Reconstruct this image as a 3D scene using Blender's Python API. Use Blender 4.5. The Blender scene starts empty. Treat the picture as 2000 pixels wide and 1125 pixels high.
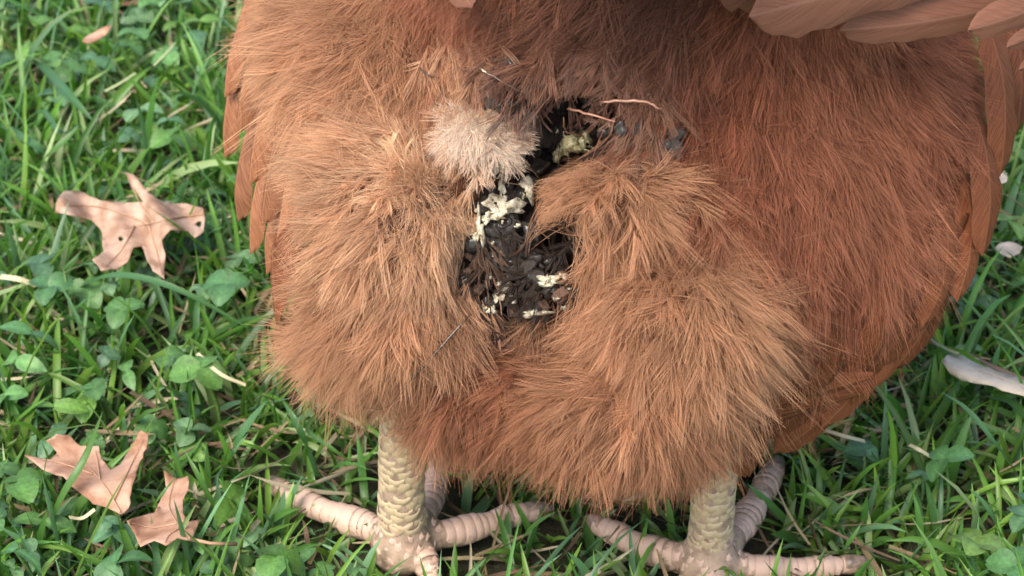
import bpy, bmesh, math
import numpy as np
from mathutils import Vector, Matrix
from mathutils.bvhtree import BVHTree
from mathutils.geometry import delaunay_2d_cdt

rng = np.random.default_rng(11)
SC = bpy.context.scene
COL = SC.collection
R_ = math.radians

# ------------------------------------------------------------------ camera
TH = R_(33.0)
FPX = 4645.0                       # focal length in pixels of a 2000 px wide frame
RT = np.array([1.0, 0, 0])
FW = np.array([0, math.cos(TH), -math.sin(TH)])
UP = np.array([0, math.sin(TH), math.cos(TH)])
CAM = -0.72 * (FW + (90 / FPX) * RT - (527.5 / FPX) * UP)

def P(u, v, d):
    return CAM + d * (FW + (u - 1000) / FPX * RT - (v - 562.5) / FPX * UP)

def G(u, v, z=0.0):
    k = FW + (u - 1000) / FPX * RT - (v - 562.5) / FPX * UP
    return CAM + k * ((z - CAM[2]) / k[2])

def proj(p):
    q = np.asarray(p) - CAM
    d = q @ FW
    return 1000 + (q @ RT) / d * FPX, 562.5 - (q @ UP) / d * FPX, d

cam_d = bpy.data.cameras.new('camera')
cam = bpy.data.objects.new('camera', cam_d)
COL.objects.link(cam)
cam.location = CAM
cam.rotation_euler = (math.pi / 2 - TH, 0, 0)
cam_d.sensor_width = 36.0
cam_d.lens = FPX / 2000 * 36
cam_d.clip_start = 0.02
cam_d.clip_end = 400
cam_d.dof.use_dof = True
cam_d.dof.focus_distance = 0.63
cam_d.dof.aperture_fstop = 34
SC.camera = cam

# ------------------------------------------------------------------ world and sun
SUN_EL, SUN_AZ = R_(52), R_(-150)    # azimuth measured from +Y towards +X: behind the camera, to the left
w = bpy.data.worlds.new('World')
SC.world = w
w.use_nodes = True
nt = w.node_tree
sky = nt.nodes.new('ShaderNodeTexSky')
sky.sky_type = 'NISHITA'
sky.sun_disc = False
sky.sun_elevation = SUN_EL
sky.sun_rotation = SUN_AZ
sky.air_density = 1.0
sky.dust_density = 3.5
bg = nt.nodes['Background']
bg.inputs['Strength'].default_value = 0.15
nt.links.new(sky.outputs[0], bg.inputs[0])
sun_d = bpy.data.lights.new('sun', 'SUN')
sun_d.energy = 1.25
sun_d.angle = R_(25)
sun_d.color = (1.0, 0.93, 0.84)
sun = bpy.data.objects.new('sun', sun_d)
COL.objects.link(sun)
sd = Vector((math.sin(SUN_AZ) * math.cos(SUN_EL), math.cos(SUN_AZ) * math.cos(SUN_EL), math.sin(SUN_EL)))
sun.rotation_euler = sd.to_track_quat('Z', 'Y').to_euler()
SC.view_settings.view_transform = 'Standard'
SC.view_settings.look = 'None'
SC.view_settings.gamma = 1
SC.view_settings.exposure = 1.42
SC.cycles.max_bounces = 6
SC.cycles.diffuse_bounces = 3
SC.cycles.transmission_bounces = 3
SC.cycles_curves.shape = 'RIBBONS'
SC.cycles_curves.subdivisions = 2

# ------------------------------------------------------------------ helpers
def tag(o, label=None, cat=None, group=None, kind=None):
    for k, x in (('label', label), ('category', cat), ('group', group), ('kind', kind)):
        if x:
            o[k] = x
    return o

def link(o, parent=None):
    COL.objects.link(o)
    if parent is not None:
        o.parent = parent
    return o

def np_mesh(name, V, F, mats, col=None, uv=None, smooth=True, fmat=None):
    V = np.asarray(V, np.float32).reshape(-1, 3)
    F = np.asarray(F, np.int32)
    n, k = F.shape
    me = bpy.data.meshes.new(name)
    me.vertices.add(len(V))
    me.vertices.foreach_set('co', V.ravel())
    me.loops.add(n * k)
    me.loops.foreach_set('vertex_index', F.ravel())
    me.polygons.add(n)
    me.polygons.foreach_set('loop_start', np.arange(0, n * k, k, dtype=np.int32))
    me.polygons.foreach_set('loop_total', np.full(n, k, np.int32))
    if smooth:
        me.polygons.foreach_set('use_smooth', np.ones(n, bool))
    for m in (mats if isinstance(mats, (list, tuple)) else [mats]):
        me.materials.append(m)
    if fmat is not None:
        me.polygons.foreach_set('material_index', np.asarray(fmat, np.int32))
    if col is not None:
        a = me.attributes.new('col', 'FLOAT_COLOR', 'POINT')
        c4 = np.ones((len(V), 4), np.float32)
        c4[:, :3] = np.asarray(col).reshape(-1, 3)
        a.data.foreach_set('color', c4.ravel())
    if uv is not None:
        l = me.uv_layers.new(name='UVMap')
        l.data.foreach_set('uv', np.asarray(uv, np.float32)[F.ravel()].ravel())
    me.update(calc_edges=True)
    me.validate()
    return me

def mesh_obj(name, me, parent=None):
    return link(bpy.data.objects.new(name, me), parent)

def unit(a):
    return a / np.maximum(np.linalg.norm(a, axis=-1, keepdims=True), 1e-9)

def tube(path, rad, ns=8, closed_tip=True):
    """verts, quads of a tube along PATH with radii RAD"""
    path = np.asarray(path, float)
    n = len(path)
    t = unit(np.gradient(path, axis=0))
    ref = np.array([0.3, 0.2, 0.93])
    a = unit(np.cross(t, ref)); b = np.cross(t, a)
    ang = np.arange(ns) * 2 * math.pi / ns
    rad = np.broadcast_to(np.asarray(rad, float), (n,))
    V = path[:, None] + rad[:, None, None] * (np.cos(ang)[None, :, None] * a[:, None] + np.sin(ang)[None, :, None] * b[:, None])
    i = np.arange(n - 1)[:, None] * ns
    j = np.arange(ns)[None]
    F = np.stack([i + j, i + (j + 1) % ns, i + ns + (j + 1) % ns, i + ns + j], -1).reshape(-1, 4)
    V = V.reshape(-1, 3)
    caps = [[0, k, (k + 1) % ns, (k + 1) % ns] for k in range(0)]
    V = np.vstack([V, path[0], path[-1]])
    o = (n - 1) * ns
    cap = [[n * ns, (k + 1) % ns, k, k] for k in range(ns)] + [[n * ns + 1, o + k, o + (k + 1) % ns, o + (k + 1) % ns] for k in range(ns)]
    return V, F, np.array(cap)

def tube_mesh(name, path, rad, mat, ns=8, col=None):
    V, F, cap = tube(path, rad, ns)
    bm = bmesh.new()
    vs = [bm.verts.new(x) for x in V]
    for f in F:
        bm.faces.new([vs[i] for i in f])
    for f in cap:
        bm.faces.new([vs[i] for i in f[:3]])
    for f in bm.faces:
        f.smooth = True
    bmesh.ops.recalc_face_normals(bm, faces=bm.faces)
    me = bpy.data.meshes.new(name)
    bm.to_mesh(me); bm.free()
    me.materials.append(mat)
    return me

def catmull(pts, n):
    pts = np.asarray(pts, float)
    p = np.vstack([2 * pts[0] - pts[1], pts, 2 * pts[-1] - pts[-2]])
    out = []
    m = len(pts) - 1
    for t in np.linspace(0, m - 1e-6, n):
        i = int(t); f = t - i
        a, b, c, d = p[i], p[i + 1], p[i + 2], p[i + 3]
        out.append(0.5 * (2 * b + (c - a) * f + (2 * a - 5 * b + 4 * c - d) * f * f + (3 * b - a - 3 * c + d) * f ** 3))
    return np.array(out)

# ------------------------------------------------------------------ materials
def new_mat(name):
    m = bpy.data.materials.new(name)
    m.use_nodes = True
    t = m.node_tree
    b = t.nodes['Principled BSDF']
    return m, t, b

def noise(t, scale, detail=4, coord='Object', rough=0.6):
    tc = t.nodes.new('ShaderNodeTexCoord')
    n = t.nodes.new('ShaderNodeTexNoise')
    n.inputs['Scale'].default_value = scale
    n.inputs['Detail'].default_value = detail
    n.inputs['Roughness'].default_value = rough
    t.links.new(tc.outputs[coord], n.inputs['Vector'])
    return n

def ramp(t, src, stops):
    r = t.nodes.new('ShaderNodeValToRGB')
    e = r.color_ramp.elements
    while len(e) < len(stops):
        e.new(0.5)
    for k, (p, c) in zip(e, stops):
        k.position = p
        k.color = (*c, 1)
    t.links.new(src, r.inputs[0])
    return r

def bump(t, b, src, strength, dist):
    n = t.nodes.new('ShaderNodeBump')
    n.inputs['Strength'].default_value = strength
    n.inputs['Distance'].default_value = dist
    t.links.new(src, n.inputs['Height'])
    t.links.new(n.outputs[0], b.inputs['Normal'])
    return n

def simple(name, stops, scale, rough=0.6, bmp=0.0, bd=0.001, spec=0.5, coat=0.0, detail=4):
    m, t, b = new_mat(name)
    n = noise(t, scale, detail)
    r = ramp(t, n.outputs['Fac'], stops)
    t.links.new(r.outputs[0], b.inputs['Base Color'])
    b.inputs['Roughness'].default_value = rough
    b.inputs['Specular IOR Level'].default_value = spec
    b.inputs['Coat Weight'].default_value = coat
    b.inputs['Coat Roughness'].default_value = 0.12
    if bmp:
        n2 = noise(t, scale * 2.3, 5)
        bump(t, b, n2.outputs['Fac'], bmp, bd)
    return m

def attr_mat(name, rough, spec, transl, tmul=(1, 1, 1), varscale=0.0, bmp=0.0):
    """colour read from the geometry's own pigment attribute, thin so that some light passes through"""
    m, t, b = new_mat(name)
    a = t.nodes.new('ShaderNodeAttribute')
    a.attribute_name = 'col'
    src = a.outputs['Color']
    if varscale:
        n = noise(t, varscale, 3)
        r = ramp(t, n.outputs['Fac'], [(0.3, (0.72, 0.72, 0.72)), (0.7, (1.25, 1.25, 1.25))])
        mx = t.nodes.new('ShaderNodeMix'); mx.data_type = 'RGBA'; mx.blend_type = 'MULTIPLY'
        mx.inputs['Factor'].default_value = 1
        t.links.new(src, mx.inputs['A']); t.links.new(r.outputs[0], mx.inputs['B'])
        src = mx.outputs['Result']
        if bmp:
            bump(t, b, n.outputs['Fac'], bmp, 0.0006)
    t.links.new(src, b.inputs['Base Color'])
    b.inputs['Roughness'].default_value = rough
    b.inputs['Specular IOR Level'].default_value = spec
    if transl:
        tr = t.nodes.new('ShaderNodeBsdfTranslucent')
        g = t.nodes.new('ShaderNodeMix'); g.data_type = 'RGBA'; g.blend_type = 'MULTIPLY'
        g.inputs['Factor'].default_value = 1
        g.inputs['B'].default_value = (*tmul, 1)
        t.links.new(src, g.inputs['A'])
        t.links.new(g.outputs['Result'], tr.inputs['Color'])
        ms = t.nodes.new('ShaderNodeMixShader')
        ms.inputs[0].default_value = transl
        t.links.new(b.outputs[0], ms.inputs[1]); t.links.new(tr.outputs[0], ms.inputs[2])
        t.links.new(ms.outputs[0], t.nodes['Material Output'].inputs['Surface'])
    return m

M_GRASS = attr_mat('grass_blade', 0.4, 0.5, 0.42, (1.15, 1.35, 0.6))
M_CLOVER = attr_mat('clover_leaf', 0.48, 0.45, 0.25, (1.1, 1.4, 0.6), 900, 0.15)
M_STRAW = attr_mat('dry_straw', 0.7, 0.3, 0.15)
M_DOWN = attr_mat('down_barbs', 0.6, 0.2, 0.4, (1.05, 1.0, 0.95))
M_WET = attr_mat('wet_barbs', 0.42, 0.22, 0.15)
M_SOIL = simple('soil_and_thatch', [(0.25, (0.012, 0.010, 0.006)), (0.5, (0.03, 0.028, 0.012)), (0.7, (0.035, 0.05, 0.015)), (0.85, (0.10, 0.08, 0.045))], 160, 0.9, 0.8, 0.004)
M_SKIN = simple('feathered_skin', [(0.3, (0.11, 0.045, 0.022)), (0.7, (0.17, 0.07, 0.034))], 120, 0.85, 0.5, 0.002)
M_LEG = simple('leg_skin', [(0.25, (0.14, 0.09, 0.058)), (0.5, (0.36, 0.25, 0.175)), (0.8, (0.47, 0.34, 0.245))], 260, 0.6, 0.35, 0.0008)
M_SCALE = simple('leg_scale', [(0.26, (0.16, 0.105, 0.06)), (0.38, (0.47, 0.36, 0.215)), (0.75, (0.60, 0.46, 0.29))], 210, 0.45, 0.25, 0.0005, detail=6)
M_TOESCALE = simple('toe_scale', [(0.27, (0.17, 0.10, 0.07)), (0.38, (0.50, 0.335, 0.25)), (0.75, (0.66, 0.47, 0.37))], 230, 0.45, 0.25, 0.0005, detail=6)
M_CLAW = simple('claw_horn', [(0.3, (0.10, 0.07, 0.055)), (0.7, (0.32, 0.24, 0.18))], 420, 0.4, 0.2, 0.0003)
M_COMB = simple('red_comb', [(0.3, (0.42, 0.03, 0.02)), (0.7, (0.6, 0.06, 0.04))], 300, 0.5, 0.4, 0.0008)
M_BEAK = simple('beak_horn', [(0.3, (0.40, 0.25, 0.10)), (0.7, (0.55, 0.38, 0.18))], 200, 0.4)
M_EYE = simple('eye', [(0.3, (0.02, 0.01, 0.005)), (0.7, (0.25, 0.10, 0.02))], 60, 0.08)
M_DUNG = simple('wet_dung', [(0.3, (0.008, 0.0065, 0.005)), (0.6, (0.024, 0.018, 0.013)), (0.85, (0.075, 0.055, 0.038))], 420, 0.3, 0.5, 0.0009, 0.5, 0.6)
M_STAIN = simple('dung_stained_skin', [(0.3, (0.009, 0.007, 0.006)), (0.6, (0.028, 0.014, 0.010)), (0.85, (0.07, 0.03, 0.02))], 300, 0.4, 0.6, 0.002, 0.5, 0.1)
M_GREYD = simple('grey_dung', [(0.3, (0.018, 0.016, 0.014)), (0.55, (0.055, 0.046, 0.038)), (0.8, (0.16, 0.13, 0.10))], 420, 0.4, 0.6, 0.0012, 0.5, 0.2)
M_BROWN = simple('brown_crust', [(0.3, (0.05, 0.026, 0.016)), (0.5, (0.17, 0.085, 0.05)), (0.72, (0.46, 0.32, 0.24))], 520, 0.4, 0.7, 0.0014, 0.5, 0.2)
M_URATE = simple('chalky_urates', [(0.34, (0.16, 0.13, 0.085)), (0.45, (0.55, 0.49, 0.34)), (0.7, (0.80, 0.77, 0.64))], 420, 0.55, 0.7, 0.0008)
M_YELLOW = simple('yellow_green_urates', [(0.34, (0.13, 0.11, 0.045)), (0.48, (0.48, 0.43, 0.22)), (0.68, (0.78, 0.74, 0.50))], 480, 0.4, 0.7, 0.001)
M_PINK = simple('bare_quill', [(0.3, (0.26, 0.12, 0.075)), (0.7, (0.42, 0.23, 0.155))], 300, 0.3, spec=0.6)
M_DARKQ = simple('dark_wet_quill', [(0.3, (0.03, 0.018, 0.012)), (0.7, (0.09, 0.05, 0.03))], 300, 0.25, spec=0.6)

def vane_mat(name, c0, c1, shaft):
    """feather vane: fine barb lines slanting from the shaft, in the feather's own uv"""
    m, t, b = new_mat(name)
    uv = t.nodes.new('ShaderNodeUVMap'); uv.uv_map = 'UVMap'
    sep = t.nodes.new('ShaderNodeSeparateXYZ')
    t.links.new(uv.outputs[0], sep.inputs[0])
    def math_(op, a, c=None):
        n = t.nodes.new('ShaderNodeMath'); n.operation = op
        for k, x in ((0, a), (1, c)):
            if x is None: continue
            if isinstance(x, (int, float)): n.inputs[k].default_value = x
            else: t.links.new(x, n.inputs[k])
        return n.outputs[0]
    side = math_('ABSOLUTE', math_('SUBTRACT', sep.outputs[0], 0.5))
    q = math_('SUBTRACT', sep.outputs[1], math_('MULTIPLY', side, 0.55))
    oi = t.nodes.new('ShaderNodeObjectInfo')
    comb = t.nodes.new('ShaderNodeCombineXYZ')
    t.links.new(math_('MULTIPLY', q, 44.0), comb.inputs[0])
    t.links.new(math_('MULTIPLY', sep.outputs[0], 2.5), comb.inputs[1])
    t.links.new(math_('MULTIPLY', oi.outputs['Random'], 50.0), comb.inputs[2])
    n = t.nodes.new('ShaderNodeTexNoise'); n.inputs['Scale'].default_value = 1.6; n.inputs['Detail'].default_value = 4
    t.links.new(comb.outputs[0], n.inputs['Vector'])
    r = ramp(t, n.outputs['Fac'], [(0.36, c0), (0.64, c1)])
    sh = math_('LESS_THAN', side, 0.022)
    mx = t.nodes.new('ShaderNodeMix'); mx.data_type = 'RGBA'
    t.links.new(sh, mx.inputs['Factor']); t.links.new(r.outputs[0], mx.inputs['A'])
    mx.inputs['B'].default_value = (*shaft, 1)
    hs = t.nodes.new('ShaderNodeHueSaturation')
    t.links.new(mx.outputs['Result'], hs.inputs['Color'])
    t.links.new(math_('ADD', math_('MULTIPLY', oi.outputs['Random'], 0.4), 0.8), hs.inputs['Value'])
    t.links.new(hs.outputs[0], b.inputs['Base Color'])
    b.inputs['Roughness'].default_value = 0.62
    b.inputs['Specular IOR Level'].default_value = 0.16
    bump(t, b, n.outputs['Fac'], 0.18, 0.0005)
    return m

M_VANE = vane_mat('rust_vane', (0.105, 0.033, 0.014), (0.195, 0.068, 0.029), (0.20, 0.078, 0.038))
M_VANET = vane_mat('tan_vane', (0.135, 0.052, 0.024), (0.265, 0.115, 0.056), (0.27, 0.13, 0.07))
M_VANEP = vane_mat('mauve_vane', (0.150, 0.064, 0.042), (0.195, 0.088, 0.057), (0.20, 0.10, 0.07))

# ------------------------------------------------------------------ setting: ground
def ground():
    n = 60
    g = np.linspace(-1, 1, n)
    x, y = np.meshgrid(np.sign(g) * np.abs(g) ** 4 * 80, np.sign(g) * np.abs(g) ** 4 * 80, indexing='ij')
    z = 0.0 * x
    V = np.stack([x, y, z], -1).reshape(-1, 3)
    i, j = np.meshgrid(np.arange(n - 1), np.arange(n - 1), indexing='ij')
    a = (i * n + j).ravel()
    F = np.stack([a, a + n, a + n + 1, a + 1], -1)
    m, t, b = new_mat('lawn_ground')
    nz = noise(t, 160, 6)
    near = ramp(t, nz.outputs['Fac'], [(0.25, (0.012, 0.010, 0.006)), (0.5, (0.03, 0.028, 0.012)), (0.7, (0.035, 0.05, 0.015)), (0.85, (0.10, 0.08, 0.045))])
    nz2 = noise(t, 7, 8)
    far = ramp(t, nz2.outputs['Fac'], [(0.3, (0.03, 0.07, 0.015)), (0.7, (0.07, 0.13, 0.03))])
    tc = t.nodes.new('ShaderNodeTexCoord')
    ln = t.nodes.new('ShaderNodeVectorMath'); ln.operation = 'LENGTH'
    t.links.new(tc.outputs['Object'], ln.inputs[0])
    mr = t.nodes.new('ShaderNodeMapRange')
    mr.inputs['From Min'].default_value = 0.6; mr.inputs['From Max'].default_value = 1.3
    t.links.new(ln.outputs['Value'], mr.inputs['Value'])
    mx = t.nodes.new('ShaderNodeMix'); mx.data_type = 'RGBA'
    t.links.new(mr.outputs[0], mx.inputs['Factor'])
    t.links.new(near.outputs[0], mx.inputs['A']); t.links.new(far.outputs[0], mx.inputs['B'])
    t.links.new(mx.outputs['Result'], b.inputs['Base Color'])
    b.inputs['Roughness'].default_value = 0.95
    bump(t, b, nz.outputs['Fac'], 0.8, 0.004)
    o = mesh_obj('ground', np_mesh('ground', V, F, m))
    tag(o, 'dark soil of the lawn under the grass and clover', 'ground', kind='structure')
ground()

# ------------------------------------------------------------------ hen: body as one surface
LEGS = []      # (shank path, radii) and toes, in metres
def toe_path(uvz, n=26):
    return catmull([G(u, v, z) for u, v, z in uvz], n)

FOOT_L = G(785, 1048, 0.014)
FOOT_R = G(1385, 1080, 0.014)
HOCK_L = FOOT_L + np.array([0.002, -0.010, 0.082])
HOCK_R = FOOT_R + np.array([0.000, -0.008, 0.086])
SHANKS = [(FOOT_L, HOCK_L, 0.0072, 0.0053), (FOOT_R, HOCK_R, 0.0065, 0.0058)]
TOES = [
    # uvz centre line from the foot outwards, radius at base, radius at tip
    ([(775, 1050, .012), (715, 1027, .011), (650, 1006, .010), (588, 976, .009), (545, 954, .008)], 0.0052, 0.0030),
    ([(815, 1052, .012), (880, 1042, .010), (950, 1025, .009), (1005, 1006, .009), (1045, 1000, .008)], 0.0051, 0.0029),
    ([(808, 1040, .016), (838, 985, .013), (852, 930, .011), (866, 878, .010), (872, 845, .009)], 0.0048, 0.0030),
    ([(800, 1056, .012), (826, 1085, .011), (838, 1120, .009), (843, 1150, .006)], 0.0045, 0.0030),
    ([(1372, 1085, .012), (1310, 1085, .011), (1245, 1065, .010), (1195, 1040, .009), (1170, 1028, .008)], 0.0051, 0.0030),
    ([(1410, 1075, .014), (1447, 1030, .012), (1475, 985, .011), (1500, 940, .010), (1512, 918, .009)], 0.0051, 0.0034),
    ([(1405, 1096, .012), (1470, 1110, .010), (1550, 1112, .009), (1615, 1106, .008), (1665, 1104, .007)], 0.0045, 0.0028),
    ([(1390, 1095, .012), (1396, 1130, .011), (1400, 1165, .009), (1402, 1190, .006)], 0.0045, 0.0030),
]
TOE_PATHS = []
for uvz, r0, r1 in TOES:
    p = toe_path(uvz)
    s = np.linspace(0, 1, len(p))
    r = r0 + (r1 - r0) * s
    r = r * (1 + 0.10 * np.cos(s * 3 * 2 * math.pi))
    TOE_PATHS.append((p, r))

VOX = 0.0015
LO = np.array([-0.15, -0.13, -0.006]); HI = np.array([0.18, 0.30, 0.345])
DIM = np.ceil((HI - LO) / VOX).astype(int)
SDF = np.full(DIM, 0.05, np.float32)
AX = [LO[k] + VOX * np.arange(DIM[k], dtype=np.float32) for k in range(3)]

def apply(lo, hi, fn, k, sub=False):
    i0 = np.maximum(((lo - k * 2 - 0.004 - LO) / VOX).astype(int), 0)
    i1 = np.minimum(((hi + k * 2 + 0.004 - LO) / VOX).astype(int) + 1, DIM)
    if (i1 <= i0).any():
        return
    sl = tuple(slice(a, b) for a, b in zip(i0, i1))
    x = AX[0][sl[0]][:, None, None]; y = AX[1][sl[1]][None, :, None]; z = AX[2][sl[2]][None, None, :]
    d = fn(x, y, z)
    o = SDF[sl]
    if sub:
        h = np.maximum(k - np.abs(o + d), 0) / k
        SDF[sl] = np.maximum(o, -d) + h * h * k * 0.25
    else:
        h = np.maximum(k - np.abs(o - d), 0) / k
        SDF[sl] = np.minimum(o, d) - h * h * k * 0.25

def ell(c, r, k, axes=None, sub=False):
    c = np.asarray(c); r = np.asarray(r)
    A = np.eye(3) if axes is None else np.asarray(axes)
    m = float(r.max())
    def fn(x, y, z):
        dx, dy, dz = x - c[0], y - c[1], z - c[2]
        q = sum(((A[i, 0] * dx + A[i, 1] * dy + A[i, 2] * dz) / r[i]) ** 2 for i in range(3))
        q2 = sum(((A[i, 0] * dx + A[i, 1] * dy + A[i, 2] * dz) / r[i] ** 2) ** 2 for i in range(3))
        k0 = np.sqrt(q)
        return k0 * (k0 - 1) / np.sqrt(q2 + 1e-12)
    apply(c - m, c + m, fn, k, sub)

def cone(a, b, ra, rb, k, sub=False):
    a = np.asarray(a); b = np.asarray(b)
    ab = b - a; L2 = float(ab @ ab)
    lo = np.minimum(a, b) - max(ra, rb); hi = np.maximum(a, b) + max(ra, rb)
    def fn(x, y, z):
        dx, dy, dz = x - a[0], y - a[1], z - a[2]
        h = np.clip((dx * ab[0] + dy * ab[1] + dz * ab[2]) / L2, 0, 1)
        return np.sqrt((dx - h * ab[0]) ** 2 + (dy - h * ab[1]) ** 2 + (dz - h * ab[2]) ** 2) - (ra + (rb - ra) * h)
    apply(lo, hi, fn, k, sub)

VIEW = np.stack([RT, UP, FW])
def lobe(u, v, d, ru, rv, rd=0.04, k=0.012, sub=False):
    ell(P(u, v, d), (ru * d / FPX, rv * d / FPX, rd), k, VIEW, sub)

# trunk, breast, neck, head
ell((0.018, 0.088, 0.137), (0.092, 0.142, 0.082), 0.03)
ell((0.022, 0.170, 0.135), (0.075, 0.085, 0.085), 0.03)
cone((0.022, 0.19, 0.18), (0.024, 0.225, 0.275), 0.052, 0.027, 0.03)
ell((0.024, 0.238, 0.292), (0.021, 0.028, 0.022), 0.012)
ell((0.02, 0.030, 0.205), (0.065, 0.06, 0.04), 0.03)        # root of the tail
# fluff mounds of the rear
lobe(735, 170, .672, 160, 190, .055, .02)
lobe(775, 430, .642, 165, 190, .046, .010)
lobe(795, 595, .650, 160, 112, .046, .012)
lobe(1000, 735, .662, 190, 85, .045, .012)
lobe(1208, 388, .627, 104, 82, .046, .007)
lobe(1310, 600, .632, 130, 165, .046, .009)
lobe(1220, 770, .640, 160, 95, .046, .012)
lobe(1120, 60, .672, 260, 110, .055, .02)
lobe(1620, 220, .690, 195, 190, .060, .02)
lobe(1605, 430, .695, 180, 190, .060, .02)
lobe(1540, 620, .700, 130, 130, .055, .02)
# soiled cleft between the mounds
CLEFT = [(1110, 215), (1050, 300), (1000, 390), (965, 470), (960, 560), (985, 610)]
CD = [.618, .615, .612, .608, .608, .613]
for (a, b, da, db) in zip(CLEFT[:-1], CLEFT[1:], CD[:-1], CD[1:]):
    cone(P(*a, da), P(*b, db), 0.0095, 0.0095, 0.006, True)
    cone(P(*a, da - .02), P(*b, db - .02), 0.0125, 0.0125, 0.006, True)
lobe(1112, 244, .614, 92, 46, .014, .006, True)
lobe(1085, 486, .610, 46, 40, .020, .006, True)
cone(P(965, 490, .610), P(1110, 500, .612), 0.010, 0.0075, 0.006, True)
cone(P(1000, 300, .618), P(1180, 260, .622), 0.0100, 0.009, 0.006, True)
# legs
for a, b, ra, rb in SHANKS:
    cone(a, b, ra, rb, 0.003)
    cone(b, b + np.array([0.0, 0.03, 0.03]), rb, 0.02, 0.012)
    ell(a + np.array([0, -0.001, -0.003]), (0.0092, 0.0095, 0.0085), 0.004)
for p, r in TOE_PATHS:
    for i in range(0, len(p) - 1, 2):
        j = min(i + 2, len(p) - 1)
        cone(p[i], p[j], r[i] * .97, r[j] * .97, 0.0002)

import openvdb
vg = openvdb.FloatGrid(0.05)
vg.copyFromArray(np.ascontiguousarray(SDF))
bp, bt, bq = vg.convertToPolygons(0.0, 0.0)
bp = np.asarray(bp, float) * VOX + LO
bq = np.asarray(bq)[:, ::-1]
del SDF
leg_mask_z = bp[bq].mean(1)
def near_leg(c):
    out = np.zeros(len(c), bool)
    for a, b, ra, rb in SHANKS:
        ab = b - a
        h = np.clip((c - a) @ ab / (ab @ ab), 0, 1)
        out |= np.linalg.norm(c - a - h[:, None] * ab, axis=1) < 0.0125
    return out | (c[:, 2] < 0.028)
fm = near_leg(leg_mask_z).astype(int)

OPEN = [(1112, 245, 108, 62), (1000, 330, 48, 48), (990, 420, 60, 90), (980, 545, 92, 90), (1085, 490, 55, 50), (1070, 590, 65, 38), (1010, 225, 40, 45), (945, 265, 30, 30), (1185, 255, 50, 40), (1045, 300, 55, 55)]
def open_dist(u, v):
    best = np.full(len(u), 1e9)
    for a, b, ra, rb in OPEN:
        k = np.sqrt(((u - a) / ra) ** 2 + ((v - b) / rb) ** 2)
        best = np.minimum(best, (k - 1) * min(ra, rb))
    return best

_u, _v, _d = proj(leg_mask_z)
fm[(open_dist(_u, _v) < 8) & (leg_mask_z[:, 1] < 0.06) & (leg_mask_z[:, 2] > 0.05)] = 2
hen = bpy.data.objects.new('hen', None)
COL.objects.link(hen)
hen.empty_display_size = 0.05
tag(hen, 'red brown hen seen from behind with droppings caked under its tail', 'hen')
body_me = np_mesh('body', bp, bq, [M_SKIN, M_LEG, M_STAIN], fmat=fm)
body = mesh_obj('body', body_me, hen)
# one consistent outward winding
bm = bmesh.new(); bm.from_mesh(body_me); bmesh.ops.recalc_face_normals(bm, faces=bm.faces)
bmesh.ops.smooth_vert(bm, verts=bm.verts, factor=0.5, use_axis_x=True, use_axis_y=True, use_axis_z=True)
bm.to_mesh(body_me); bm.free()
nf = len(body_me.polygons)
FC = np.empty(nf * 3, np.float32); body_me.polygons.foreach_get('center', FC); FC = FC.reshape(-1, 3).astype(float)
FN = np.empty(nf * 3, np.float32); body_me.polygons.foreach_get('normal', FN); FN = FN.reshape(-1, 3).astype(float)
bvh = BVHTree.FromPolygons([Vector(v.co) for v in body_me.vertices], [tuple(p.vertices) for p in body_me.polygons])

def surf(u, v, off=0.0):
    """point and normal of the body surface met at (u, v)"""
    o = Vector(CAM)
    d = Vector(P(u, v, 1.0) - CAM).normalized()
    h, n, i, dist = bvh.ray_cast(o, d)
    if h is None:
        h = Vector(P(u, v, 0.70)); n = Vector(-FW)
    if n.dot(d) > 0:
        n = -n
    return np.array(h) + off * np.array(n), np.array(n)

CLAY = False
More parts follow.
